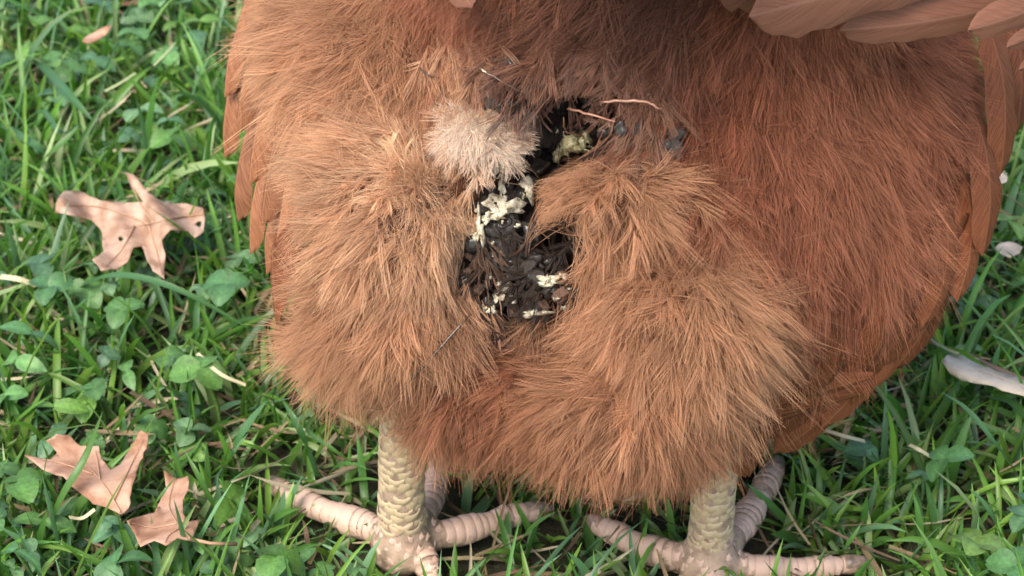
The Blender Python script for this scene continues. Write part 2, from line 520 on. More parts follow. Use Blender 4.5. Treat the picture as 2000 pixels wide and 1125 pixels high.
# ------------------------------------------------------------------ plumage
# how the plumage lies at places on the rear: u, v, direction, length mm, lift, colour
TAN = (0.54, 0.330, 0.198); TAN2 = (0.42, 0.232, 0.132); RUST = (0.255, 0.098, 0.054); RUST2 = (0.300, 0.126, 0.071); DARK = (0.16, 0.075, 0.050)  # DARK: stained top plumage, darkened further for the tail's shade
PALE = (0.66, 0.45, 0.29); BRN = (0.30, 0.138, 0.076)
CT = [
    (480, 60, -.2, 1, 24, .25, TAN2), (470, 300, 0, 1, 24, .2, TAN2), (600, 60, -.35, 1, 20, .3, TAN2), (560, 220, -.4, 1, 17, .35, TAN2),
    (540, 420, -.1, 1, 22, .25, TAN2),
    (660, 140, -.6, .7, 18, .45, TAN), (750, 60, -.4, .7, 18, .45, TAN2), (700, 230, -1, .25, 18, .5, TAN), (800, 180, -.8, .15, 17, .5, TAN),
    (860, 250, -.8, .3, 15, .5, TAN), (600, 330, -1, .25, 17, .45, TAN2), (620, 430, -1, .3, 18, .45, TAN2), (640, 520, -.9, .45, 18, .45, TAN2),
    (620, 640, -.8, .7, 18, .45, TAN2), (700, 720, -.6, .9, 18, .4, TAN2), (720, 560, -.6, .8, 18, .45, TAN2),
    (790, 390, -1, .25, 17, .5, TAN), (800, 460, -.7, .7, 18, .45, TAN), (840, 490, -.1, 1, 17, .4, TAN), (880, 430, .35, .9, 14, .4, PALE), (840, 340, -.5, -.2, 14, .5, PALE),
    (875, 570, .1, 1, 16, .3, TAN2), (800, 600, -.4, 1, 18, .4, TAN2), (820, 700, -.4, 1, 18, .35, TAN2),
    (900, 680, -.5, 1, 18, .3, BRN), (980, 720, -.6, .9, 18, .3, RUST2), (1000, 820, -.5, 1, 14, .3, RUST2), (900, 830, -.3, 1, 14, .3, RUST2), (1060, 690, -.7, .9, 18, .35, BRN),
    (1120, 330, -.9, .6, 16, .45, TAN2), (1100, 400, -.7, .9, 16, .45, TAN2), (1160, 420, -.4, 1, 17, .45, TAN2), (1260, 330, .7, .5, 15, .5, TAN2), (1300, 380, .9, .5, 16, .5, TAN2),
    (1220, 400, .1, 1, 17, .45, TAN2), (1200, 295, 0, -.3, 13, .5, TAN2), (1180, 530, -.3, 1, 18, .4, TAN2), (1120, 620, -.8, .7, 16, .4, TAN2),
    (1340, 520, -.05, 1, 19, .45, TAN2), (1280, 520, -.5, .9, 18, .45, TAN2), (1410, 480, .7, .8, 17, .5, TAN2), (1470, 580, .8, .8, 18, .45, TAN2), (1500, 680, .8, .8, 18, .4, TAN2),
    (1420, 650, .3, 1, 19, .45, TAN2), (1330, 700, 0, 1, 19, .4, TAN2), (1250, 650, -.3, 1, 19, .4, TAN2), (1490, 790, .5, 1, 15, .35, BRN), (1400, 800, .2, 1, 16, .35, BRN),
    (1300, 850, 0, 1, 15, .35, BRN), (1200, 900, -.2, 1, 14, .3, BRN), (1120, 870, -.7, .9, 14, .35, BRN), (1180, 790, -.6, .9, 18, .4, TAN2), (1080, 770, -.6, .9, 18, .35, BRN),
    (1380, 230, -.8, .6, 19, .35, RUST), (1450, 150, -.7, .6, 18, .35, RUST), (1420, 330, -.8, .6, 19, .35, RUST), (1500, 250, -.6, .8, 19, .35, RUST2), (1600, 150, -.1, 1, 18, .35, RUST2),
    (1600, 300, -.3, 1, 20, .3, RUST2), (1550, 420, -.5, .9, 20, .3, RUST), (1700, 200, .2, 1, 19, .3, RUST2), (1800, 200, .35, .9, 16, .18, RUST), (1850, 350, -.1, 1, 13, .12, RUST2),
    (1750, 400, .05, 1, 21, .3, RUST2), (1680, 550, -.15, 1, 18, .25, RUST), (1560, 560, -.1, 1, 18, .25, RUST), (1800, 600, -.7, .75, 14, .12, RUST), (1700, 720, -.85, .55, 14, .1, RUST),
    (1600, 800, -.85, .5, 14, .1, RUST), (1560, 700, -.5, .85, 16, .18, RUST), (1900, 450, -.3, 1, 11, .08, RUST),
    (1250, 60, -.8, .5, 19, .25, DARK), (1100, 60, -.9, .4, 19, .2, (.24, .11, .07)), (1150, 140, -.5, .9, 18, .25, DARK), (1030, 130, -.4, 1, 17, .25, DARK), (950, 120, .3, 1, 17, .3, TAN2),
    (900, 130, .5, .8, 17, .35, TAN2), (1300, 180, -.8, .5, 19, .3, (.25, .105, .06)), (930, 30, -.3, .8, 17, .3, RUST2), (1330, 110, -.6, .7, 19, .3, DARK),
]
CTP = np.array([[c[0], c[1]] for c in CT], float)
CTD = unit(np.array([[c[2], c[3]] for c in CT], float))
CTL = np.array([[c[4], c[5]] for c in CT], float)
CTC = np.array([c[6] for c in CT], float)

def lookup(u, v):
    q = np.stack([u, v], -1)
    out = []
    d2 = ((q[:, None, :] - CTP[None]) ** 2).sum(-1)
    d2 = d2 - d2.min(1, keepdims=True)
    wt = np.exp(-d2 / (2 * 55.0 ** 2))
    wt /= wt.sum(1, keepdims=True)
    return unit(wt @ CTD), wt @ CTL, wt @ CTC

def cleft_dist(u, v):
    q = np.stack([u, v], -1)
    best = np.full(len(q), 1e9)
    segs = [(a, b) for a, b in zip(CLEFT[:-1], CLEFT[1:])] + [((965, 490), (1110, 500)), ((1000, 300), (1180, 262))]
    for a, b in segs:
        a = np.array(a, float); b = np.array(b, float)
        ab = b - a
        h = np.clip((q - a) @ ab / (ab @ ab), 0, 1)
        best = np.minimum(best, np.linalg.norm(q - a - h[:, None] * ab, axis=1))
    return best

def barbs(p, n, t, L, lift, col, K=9, M=6, J=5, clump=0.6, rad=0.00016, spread=1.0, curl=1.0, colvar=0.14):
    """each feather: K wisps of M barbs that leave its shaft and draw together towards the wisp's tip"""
    N = len(p)
    n = unit(n); t = unit(t - (t * n).sum(-1, keepdims=True) * n)
    s = np.cross(n, t)
    L = L[:, None]; lift = lift[:, None]
    def A(x): return x[:, None, :]
    tau = rng.uniform(0, 0.8, (N, K)) ** 0.9
    side = rng.choice([-1.0, 1.0], (N, K))
    beta = rng.uniform(0.15, 0.95, (N, K)) * (1 - 0.45 * tau) * spread
    phi = rng.normal(0.15, 0.55, (N, K))
    base = A(p) + (L * tau)[..., None] * (np.cos(lift)[..., None] * A(t) + (np.sin(lift) * (1 - 0.45 * tau))[..., None] * A(n))
    la = lift - 0.5 * tau * lift
    fwd = np.cos(la)[..., None] * A(t) + np.sin(la)[..., None] * A(n)
    def direction(be, ph):
        return np.cos(be)[..., None] * fwd + np.sin(be)[..., None] * (np.cos(ph) * side)[..., None] * A(s) + (np.sin(be) * np.sin(ph))[..., None] * A(n)
    lw = L * (0.30 + 0.45 * (1 - tau)) * rng.uniform(0.7, 1.2, (N, K))
    q = np.linspace(0, 1, J)
    cw = curl * (rng.normal(0, 0.16, (N, K, 3)) + 0.10 * A(t) * np.ones((1, K, 1)) + np.array([0, 0, -0.10]))
    wd = direction(beta, phi)
    wisp = base[:, :, None] + lw[..., None, None] * (q[:, None] * wd[:, :, None] + (q ** 2)[:, None] * cw[:, :, None])   # N K J 3
    be2 = beta[..., None] + rng.normal(0, 0.22, (N, K, M)) * spread
    ph2 = phi[..., None] + rng.normal(0, 0.45, (N, K, M))
    fw2 = fwd[:, :, None]; s2 = s[:, None, None]; n2 = n[:, None, None]
    bd = np.cos(be2)[..., None] * fw2 + (np.sin(be2) * np.cos(ph2) * side[..., None])[..., None] * s2 + (np.sin(be2) * np.sin(ph2))[..., None] * n2
    lb = lw[..., None] * rng.uniform(0.65, 1.12, (N, K, M))
    b0 = base[:, :, None] + (rng.normal(0, 0.035, (N, K, M)) * L[..., None])[..., None] * fwd[:, :, None]
    cb = cw[:, :, None] + rng.normal(0, 0.10, (N, K, M, 3)) * curl
    pts = b0[:, :, :, None] + lb[..., None, None] * (q[:, None] * bd[..., None, :] + (q ** 2)[:, None] * cb[..., None, :])
    cl = clump * (q ** 1.3)
    pts = pts * (1 - cl)[:, None] + wisp[:, :, None] * cl[:, None]
    c = col[:, None, None] * (1 + rng.normal(0, colvar, (N, 1, 1, 1)) + rng.normal(0, colvar * 0.7, (N, K, 1, 1)) + rng.normal(0, 0.08, (N, K, M, 1)))
    c = np.clip(c * np.ones((N, K, M, 1)), 0.004, 0.85).reshape(-1, 3)
    r = rad * rng.uniform(0.7, 1.25, (N, K, M, 1)) * np.array([1.0, 1.0, 0.85, 0.6, 0.22])[:J] if J == 5 else rad * np.ones((N, K, M, J))
    return pts.reshape(-1, J, 3), r.reshape(-1, J), c

def cull(ch, inner=-12.0, outer=30.0):
    """matted away by the droppings: barbs that would hang across the open cleft"""
    pts, r, c = ch
    u, v, _ = proj(pts[:, -1]); u2, v2, _ = proj(pts[:, 2])
    dd = np.minimum(open_dist(u, v), open_dist(u2, v2) + 3)
    m = rng.random(len(pts)) < np.clip((dd - inner) / (outer - inner), 0.0, 1) ** 1.2
    return pts[m], r[m], c[m]

def hair_obj(name, chunks, mat, parent):
    pts = np.concatenate([c[0] for c in chunks]); rad = np.concatenate([c[1] for c in chunks]); col = np.concatenate([c[2] for c in chunks])
    n, J, _ = pts.shape
    if n < 8:
        return None
    h = bpy.data.hair_curves.new(name)
    h.add_curves([J] * n)
    h.attributes['position'].data.foreach_set('vector', pts.astype(np.float32).ravel())
    a = h.attributes.new('radius', 'FLOAT', 'POINT')
    a.data.foreach_set('value', rad.astype(np.float32).ravel())
    a = h.attributes.new('col', 'FLOAT_COLOR', 'POINT')      # barbs are paler towards their ends
    c4 = np.ones((n, J, 4), np.float32); c4[:, :, :3] = np.clip(col[:, None, :] * np.array([0.92, 0.96, 1.0, 1.12, 1.32])[None, :, None], 0, .9)
    a.data.foreach_set('color', c4.ravel())
    h.materials.append(mat)
    o = link(bpy.data.objects.new(name, h), parent)
    o['kind'] = 'stuff'
    return o

if not CLAY:
    ok = (fm != 1) & (FC[:, 2] > 0.03)
    area = np.full(nf, VOX * VOX)
    U, V_, D = proj(FC)
    face = -(FN * unit(FC - CAM)).sum(1)
    rear = ok & (face > -0.30) & (U > 300) & (U < 2150) & (V_ > -150) & (FC[:, 1] < 0.13)
    cd = cleft_dist(U, V_)
    wgt = np.where(rear, 1.0, 0.0) * np.where(cd < 46, 0.0, 1.0)
    wgt *= np.where((U < np.interp(V_, [0, 130, 200, 480, 600, 640], [600, 625, 680, 690, 630, 400])), 0.0, 1.0) * np.where((V_ > 420 + (1950 - U) * 0.55) & (U > 1480), 0.2, 1.0)
    idx = rng.choice(nf, 8000, p=wgt / wgt.sum())
    p = FC[idx]; n = FN[idx]; u = U[idx]; v = V_[idx]
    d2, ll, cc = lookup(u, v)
    t = d2[:, :1] * RT - d2[:, 1:] * UP + rng.normal(0, 1, (len(idx), 3)) * np.where(u > 1340, 0.24, 0.25)[:, None]
    # on faces that turn away, lie back and down with the flow
    L = ll[:, 0] * 0.00088 * rng.uniform(0.8, 1.2, len(idx))
    lift = ll[:, 1] * rng.uniform(0.6, 1.6, len(idx))
    cdx = cd[idx]
    near = cdx < 75
    # wetted feathers round the cleft carry a brown stain
    stain = np.clip((34 - open_dist(u, v)) / 40, 0, 1)[:, None] * np.clip(0.45 + (v[:, None] < 300) * 0.25 - ((u - 945) ** 2 + (v - 265) ** 2 < 80 ** 2)[:, None] * 0.4, 0, 0.75) * rng.uniform(.3, 1.2, (len(u), 1))
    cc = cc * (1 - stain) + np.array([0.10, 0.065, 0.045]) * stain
    L = np.where(near, L * 0.75, L)
    wet = (cdx < 90) & (v < 300)
    reg = np.where(wet, 3, np.where(u < 900, 0, np.where((u > 1480) | ((u > 1340) & (v < 430)), 2, 1)))
    names = ['left_rump_fluff', 'belly_fluff', 'flank_fluff', 'soiled_fluff']
    names = ['rump_fluff', 'belly_fluff', 'thigh_fluff', 'soiled_fluff']
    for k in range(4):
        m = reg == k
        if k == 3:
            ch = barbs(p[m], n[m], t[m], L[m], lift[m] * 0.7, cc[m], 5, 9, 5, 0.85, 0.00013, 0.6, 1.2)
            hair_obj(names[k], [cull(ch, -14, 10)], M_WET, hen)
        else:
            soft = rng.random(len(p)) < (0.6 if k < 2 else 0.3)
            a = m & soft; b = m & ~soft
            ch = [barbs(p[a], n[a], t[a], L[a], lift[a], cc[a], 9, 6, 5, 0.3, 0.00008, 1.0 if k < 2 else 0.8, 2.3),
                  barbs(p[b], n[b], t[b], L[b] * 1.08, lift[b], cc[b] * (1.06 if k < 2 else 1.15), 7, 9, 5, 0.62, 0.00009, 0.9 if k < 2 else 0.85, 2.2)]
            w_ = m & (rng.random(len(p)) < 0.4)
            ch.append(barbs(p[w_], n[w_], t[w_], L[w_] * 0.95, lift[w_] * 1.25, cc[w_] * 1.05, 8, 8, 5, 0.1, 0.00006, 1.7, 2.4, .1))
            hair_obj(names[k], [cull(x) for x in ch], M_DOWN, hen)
    # rest of the bird: breast, back, neck
    rest = ok & ~rear & (FC[:, 2] > 0.035) & (FC[:, 1] > 0.03)
    idx = rng.choice(np.nonzero(rest)[0], 2600)
    p = FC[idx]; n = FN[idx]
    t = np.tile(np.array([0, -0.8, -0.55]), (len(idx), 1)) + rng.normal(0, 0.1, (len(idx), 3))
    L = np.where(p[:, 2] > 0.26, 0.010, 0.024) * rng.uniform(0.8, 1.2, len(idx))
    cc = np.tile(np.array(RUST), (len(idx), 1))
    hair_obj('breast_plumage', [barbs(p, n, t, L, np.full(len(idx), 0.2), cc, 5, 6, 5, 0.7, 0.00028, 0.8)], M_DOWN, hen)

# vaned feathers -------------------------------------------------------
def vane(name, path, width, normal, mat, ncol=6, nrow=11, cup=0.18, parent=hen, ragged=0.06, tip=0.5, label=None):
    path = catmull(path, nrow)
    tt = unit(np.gradient(path, axis=0))
    nrm = unit(np.asarray(normal, float) - (tt @ np.asarray(normal, float))[:, None] * tt)
    sd_ = np.cross(nrm, tt)
    s = 1 - (1 - np.linspace(0, 1, nrow)) ** 1.7
    path = np.stack([np.interp(s, np.linspace(0, 1, nrow), path[:, k]) for k in range(3)], 1)
    prof = np.minimum(1, (s / 0.22 + 0.12)) ** 0.7 * np.clip(1 - np.clip((s - (1 - tip)) / tip, 0, 1) ** 2.4, 0.0, 1) ** 0.5
    prof[-1] = 0.10
    c = np.linspace(-1, 1, ncol + 1)
    V = []; UVs = []
    for i in range(nrow):
        for j, x in enumerate(c):
            wd = width * 0.5 * prof[i] * x
            if abs(x) > 0.9:
                wd *= 1 + rng.normal(0, ragged)
            back = -abs(x) ** 2 * width * 0.12 * s[i]
            V.append(path[i] + sd_[i] * wd + nrm[i] * (-(x * x) * cup * width * 0.5 * prof[i]) - tt[i] * back * -0.6 + nrm[i] * (0.0004 if abs(x) < 0.05 else 0))
            UVs.append((0.5 + 0.5 * x, s[i]))
    nc = ncol + 1
    F = [(i * nc + j, i * nc + j + 1, (i + 1) * nc + j + 1, (i + 1) * nc + j) for i in range(nrow - 1) for j in range(ncol)]
    me = np_mesh(name, np.array(V), np.array(F), mat, uv=np.array(UVs))
    o = mesh_obj(name, me, parent)
    if label:
        o['label'] = label
    return o

def vane_uv(name, pts, wpx, mat, off=0.004, nrm=None, **kw):
    """PTS (u, v) along the shaft, root to tip, lying on the body OFF metres proud, or (u, v, d)"""
    Q = []; N = []
    for q in pts:
        if len(q) == 3:
            Q.append(P(*q)); N.append(-FW)
        else:
            uu = q[0]
            while bvh.ray_cast(Vector(CAM), Vector(P(uu, q[1], 1.0) - CAM).normalized())[0] is None and uu > 1300:
                uu -= 8
            a, b = surf(uu - (12 if uu < q[0] else 0), q[1], off); Q.append(a); N.append(b)
    d = float(np.mean([(x - CAM) @ FW for x in Q]))
    vane(name, Q, wpx * d / FPX, np.mean(N, axis=0) if nrm is None else nrm, mat, **kw)

WING = bpy.data.objects.new('wing', None)
if not CLAY:
    NL = -0.75 * RT - 0.65 * FW
    # folded wing edge on the left: long narrow feathers hanging one over another
    for pts, wd in [
        ([(500, -60, .700), (470, 40, .697), (448, 120, .696), (440, 190, .699)], 52), ([(485, 60, .706), (455, 150, .704), (440, 240, .704), (440, 308, .708)], 56),
        ([(540, -60, .680), (505, 60, .676), (478, 160, .674), (462, 262, .678)], 66), ([(560, 40, .664), (525, 150, .660), (500, 270, .658), (488, 360, .662)], 70),
        ([(500, 200, .694), (475, 290, .691), (462, 370, .691), (466, 432, .694)], 56), ([(555, 150, .654), (540, 260, .649), (522, 360, .648), (512, 440, .651)], 64),
        ([(530, 260, .680), (505, 350, .677), (492, 420, .677), (490, 496, .681)], 50), ([(570, 240, .648), (560, 350, .643), (548, 440, .642), (535, 508, .645)], 58),
        ([(590, 330, .645), (575, 420, .640), (562, 500, .639), (552, 580, .642)], 54), ([(590, -40, .655), (560, 60, .650), (540, 150, .648), (520, 235, .652)], 64),
        ([(545, 330, .664), (530, 420, .661), (520, 470, .661), (522, 535, .664)], 46)]:
        vane_uv('wing_feather', pts, wd, M_VANET, nrm=NL, cup=0.6, tip=0.28, ncol=8)
    # smooth flank feathers streaming down on the right
    k = 0
    for (u0, v0, u1, v1, wd) in [
        (1905, 100, 1930, 310, 70), (1880, 220, 1900, 430, 75), (1870, 330, 1890, 540, 75), (1900, 400, 1860, 590, 70), (1840, 430, 1800, 640, 80), (1860, 520, 1780, 690, 70),
        (1780, 520, 1700, 720, 85), (1800, 620, 1690, 770, 70), (1740, 620, 1620, 790, 80), (1720, 690, 1580, 840, 75), (1650, 680, 1540, 840, 80), (1620, 760, 1500, 880, 70),
        (1560, 760, 1460, 890, 70), (1680, 560, 1610, 740, 80), (1900, 270, 1925, 400, 60), (1890, 340, 1905, 500, 60), (1610, 600, 1560, 780, 70), (1750, 420, 1740, 620, 75), (1820, 300, 1840, 500, 75)]:
        um, vm = (u0 + u1) / 2 + 8, (v0 + v1) / 2
        o = 0.006 + 0.0006 * (k % 4)
        vane_uv('flank_feather', [(u0, v0), (um, vm), (u1, v1)], wd, M_VANE, off=o + (0.004 if v1 > 560 else 0.001), cup=0.35, tip=0.5, ragged=0.12)
        k += 1
    # smooth contour feathers that close the right side and its lower edge
    NRR = 0.55 * RT - 0.8 * FW
    for pts, wd in [([(1960, -20, .659), (1988, 80, .659), (1994, 170, .659), (1985, 262, .662)], 74), ([(1925, 40, .647), (1955, 140, .646), (1962, 240, .646), (1952, 345, .650)], 80), ([(1895, 200, .645), (1925, 300, .644), (1932, 400, .645), (1918, 500, .648)], 76),
                    ([(1880, 330, .648), (1896, 430, .648), (1890, 510, .649), (1868, 590, .651)], 72), ([(1850, 480, .649), (1840, 570, .651), (1800, 650, .653), (1745, 722, .657)], 78), ([(1775, 600, .655), (1735, 685, .657), (1675, 760, .661), (1605, 835, .665)], 78),
                    ([(1690, 700, .661), (1640, 775, .663), (1580, 838, .667), (1510, 884, .671)], 72), ([(1800, 540, .645), (1775, 620, .647), (1730, 690, .650), (1670, 745, .654)], 72), ([(1845, 400, .641), (1850, 490, .641), (1835, 570, .643), (1800, 640, .646)], 70),
                    ([(1640, 690, .657), (1600, 760, .659), (1550, 815, .662), (1490, 855, .665)], 70)]:
        vane_uv('flank_feather', pts, wd, M_VANE, nrm=NRR, cup=0.2, tip=0.35, ragged=0.10, ncol=8)
    # broad tail and wing feathers hanging over the rump at the top
    for pts, wd in [
        ([(2100, -170, .575), (1850, -85, .566), (1650, -20, .560), (1462, 32, .556)], 170), ([(1950, -220, .580), (1700, -130, .572), (1520, -50, .566), (1398, -8, .562)], 130),
        ([(2100, -70, .590), (1950, 8, .583), (1800, 42, .578), (1640, 58, .574)], 90), ([(2180, -70, .578), (2060, -5, .572), (1980, 30, .568), (1890, 58, .566)], 78),
        ([(2160, -20, .582), (2090, 30, .577), (2030, 62, .573), (1965, 92, .572)], 44), ([(2180, 40, .584), (2110, 80, .579), (2050, 110, .575), (1990, 135, .574)], 40),
        ([(1300, -260, .545), (1220, -180, .540), (1130, -110, .540), (1030, -55, .545)], 200), ([(800, -200, .580), (850, -110, .570), (885, -50, .565), (922, 16, .565)], 80),
        ([(1560, -260, .545), (1460, -170, .540), (1360, -100, .538), (1230, -50, .542)], 200), ([(1100, -330, .52), (1120, -230, .515), (1130, -150, .515), (1120, -70, .522)], 260),
        ([(1400, -330, .52), (1380, -230, .515), (1370, -150, .515), (1330, -75, .522)], 260)]:
        vane_uv('tail_feather', pts, wd, M_VANEP, nrm=-FW * 0.8 - UP * 0.6, cup=0.16, tip=0.22, ncol=8, nrow=16)
    # tail fan and folded wings outside the frame
    for i in range(11):
        a = (i - 5) * 0.13
        root = np.array([0.02 + 0.006 * (i - 5), -0.02, 0.235])
        dr = unit(np.array([math.sin(a), -0.55, 0.84]))
        vane('tail_feather', [root, root + dr * 0.05, root + dr * 0.10 + np.array([0, -.004, -.002]), root + dr * 0.145 + np.array([0, -.012, -.006])], 0.034, np.array([0, -0.84, -0.55]) , M_VANE, cup=0.2, tip=0.3)
    for sx in (-1, 1):
        for i in range(12 if sx < 0 else 9):
            y0 = 0.16 - 0.012 * i; z0 = 0.20 - 0.006 * i
            x0 = 0.020 + sx * ((0.088 if sx < 0 else 0.080 - 0.0022 * max(0, i - 4)) + 0.002 * (i % 3))
            if sx < 0:
                x0 += 0.006
            vane('wing_feather', [(x0, y0, z0), (x0 + sx * .012, y0 - 0.035, z0 - 0.012), (x0 + sx * .010, y0 - 0.065, z0 - 0.024)], 0.026, (sx * 0.9, -0.2, 0.3), M_VANE, cup=0.3)

# comb, wattle, beak, eyes ------------------------------------------------
def blob(name, c, r, mat, parent, seed, amp=0.25, sub=2, freq=1.0, rot=None):
    bm = bmesh.new()
    bmesh.ops.create_icosphere(bm, subdivisions=sub, radius=1.0)
    rr = np.random.default_rng(seed)
    W = rr.normal(0, 1.6 * freq, (5, 3)); ph = rr.uniform(0, 6.3, 5)
    for v in bm.verts:
        x = np.array(v.co)
        k = 1 + amp * np.mean(np.sin(W @ x * 1.5 + ph))* 1.6
        v.co = Vector(x * k)
    for f in bm.faces:
        f.smooth = True
    me = bpy.data.meshes.new(name); bm.to_mesh(me); bm.free()
    me.materials.append(mat)
    o = mesh_obj(name, me, parent)
    o.location = c
    o.scale = r if hasattr(r, '__len__') else (r, r, r)
    if rot is not None:
        o.rotation_euler = rot
    return o

for i, (yy, hh) in enumerate([(0.262, .010), (0.252, .014), (0.241, .016), (0.230, .014), (0.221, .010)]):
    blob('comb_point', (0.024, yy, 0.313 + hh * 0.4), (0.003, 0.006, hh), M_COMB, hen, i)
for sx in (-1, 1):
    blob('wattle', (0.024 + sx * 0.008, 0.262, 0.268), (0.003, 0.007, 0.013), M_COMB, hen, 9 + sx)
    blob('eye', (0.024 + sx * 0.0185, 0.250, 0.297), 0.0038, M_EYE, hen, 3, 0)
mesh_obj('beak', tube_mesh('beak', [(0.024, 0.258, 0.290), (0.024, 0.272, 0.287), (0.024, 0.282, 0.281)], [0.007, 0.0045, 0.0008], M_BEAK), hen)

# scales of the feet -------------------------------------------------------
def scale_mesh(name, arc, mat, ns=6, droop=0.0, rise=0.028):
    """a curved plate round a unit-radius limb along +Z, length one unit, its lower edge raised"""
    V = []; th = np.linspace(-arc / 2, arc / 2, ns + 1)
    rows = [(0.0, 0.985), (0.08, 1.006), (0.5, 1.0 + rise), (0.93, 1.0 + rise * .55), (1.0, 0.985)]
    for z, r in rows:
        for a in th:
            e = abs(a) / (arc / 2)
            rr = r - 0.06 * e ** 4
            zz = z + droop * (1 - e * e)
            V.append((rr * math.sin(a), -rr * math.cos(a), zz))
    m = ns + 1
    F = [(i * m + j, i * m + j + 1, (i + 1) * m + j + 1, (i + 1) * m + j) for i in range(len(rows) - 1) for j in range(ns)]
    return np_mesh(name, np.array(V), np.array(F), mat)

S_SHANK = scale_mesh('shank_scale', 0.86, M_SCALE, 4, -0.5)
S_TOE = scale_mesh('toe_scale', 3.4, M_TOESCALE, 8, 0.12, 0.016)

def place_scale(me, name, c, axis, outward, r, ln):
    axis = Vector(axis).normalized(); out = Vector(outward)
    out = (out - out.dot(axis) * axis).normalized()
    y = -out; x = y.cross(axis)
    M = Matrix(((x.x * r, y.x * r, axis.x * ln, c[0]), (x.y * r, y.y * r, axis.y * ln, c[1]), (x.z * r, y.z * r, axis.z * ln, c[2]), (0, 0, 0, 1)))
    o = mesh_obj(name, me, hen)
    o.matrix_world = M
    return o

for (a, b, ra, rb) in SHANKS:
    ab = b - a; Ln = np.linalg.norm(ab); axu = ab / Ln
    step = 0.0025
    nrow = int((min(Ln, 0.064) - 0.006) / step)
    for i in range(nrow):
        h = 0.006 + i * step
        c = a + axu * h
        r = (ra + (rb - ra) * h / Ln) * 1.0 + 0.0001
        for j in range(6):
            if rng.random() < 0.05:
                continue
            ang = (j - 2.5) * 0.74 + (0.37 if i % 2 else 0) - 0.2 + rng.normal(0, .05)
            out = np.array([math.sin(ang), -math.cos(ang), 0.0])
            place_scale(S_SHANK, 'scale', c + axu * rng.normal(0, 0.0005), axu + rng.normal(0, .05, 3), out + rng.normal(0, .07, 3), r * rng.uniform(0.97, 1.02), step * rng.uniform(0.95, 1.5))
# pebbled skin where the toes spread
S_PEB = scale_mesh('foot_scale', 1.0, M_TOESCALE, 3, -0.3)
for (a, b, ra, rb) in SHANKS:
    near_ = np.nonzero((np.linalg.norm(FC - (a + np.array([0, -.004, -.004])), axis=1) < 0.015) & (FC[:, 2] > 0.006) & (FN[:, 1] < 0.2))[0]
    got = []
    for i in rng.permutation(near_):
        c = FC[i]
        if all(np.linalg.norm(c - g) > 0.0022 for g in got):
            got.append(c)
            n = FN[i]
            ax = np.cross(n, np.array([1.0, 0, 0])) + rng.normal(0, .25, 3)
            rr = rng.uniform(0.0020, 0.0028)
            place_scale(S_PEB, 'foot_scale', c - n * (rr * 0.88), ax, n, rr, rng.uniform(.0018, .0026))
        if len(got) > 60:
            break
for p, r in TOE_PATHS:
    seg = np.linalg.norm(np.diff(p, axis=0), axis=1)
    cum = np.concatenate([[0], np.cumsum(seg)])
    s = 0.008
    while s < cum[-1] - 0.0015:
        ln = rng.uniform(0.0019, 0.0040)
        c = np.array([np.interp(s, cum, p[:, k]) for k in range(3)])
        c2 = np.array([np.interp(s + ln, cum, p[:, k]) for k in range(3)])
        rr = np.interp(s, cum, r)
        place_scale(S_TOE, 'toe_scale', c, c2 - c + rng.normal(0, .00022, 3), np.array([0, -0.35, 1.0]) + rng.normal(0, .25, 3), rr * 1.01, ln * rng.uniform(0.88, 1.03))
        s += ln
    # claw
    e = p[-1]; dr = unit(p[-1] - p[-4])
    hz = dr.copy()
    pts = [e - dr * 0.003 + np.array([0, 0, .0008]), e + dr * 0.003 + np.array([0, 0, .0008]), e + dr * 0.0055 + np.array([0, 0, -.0006]), e + dr * 0.0075 + np.array([0, 0, -.0032])]
    k = r[-1]
    mesh_obj('claw', tube_mesh('claw', catmull(pts, 8), np.array([.86, .84, .78, .7, .6, .48, .34, .12]) * k, M_CLAW, 10), hen)

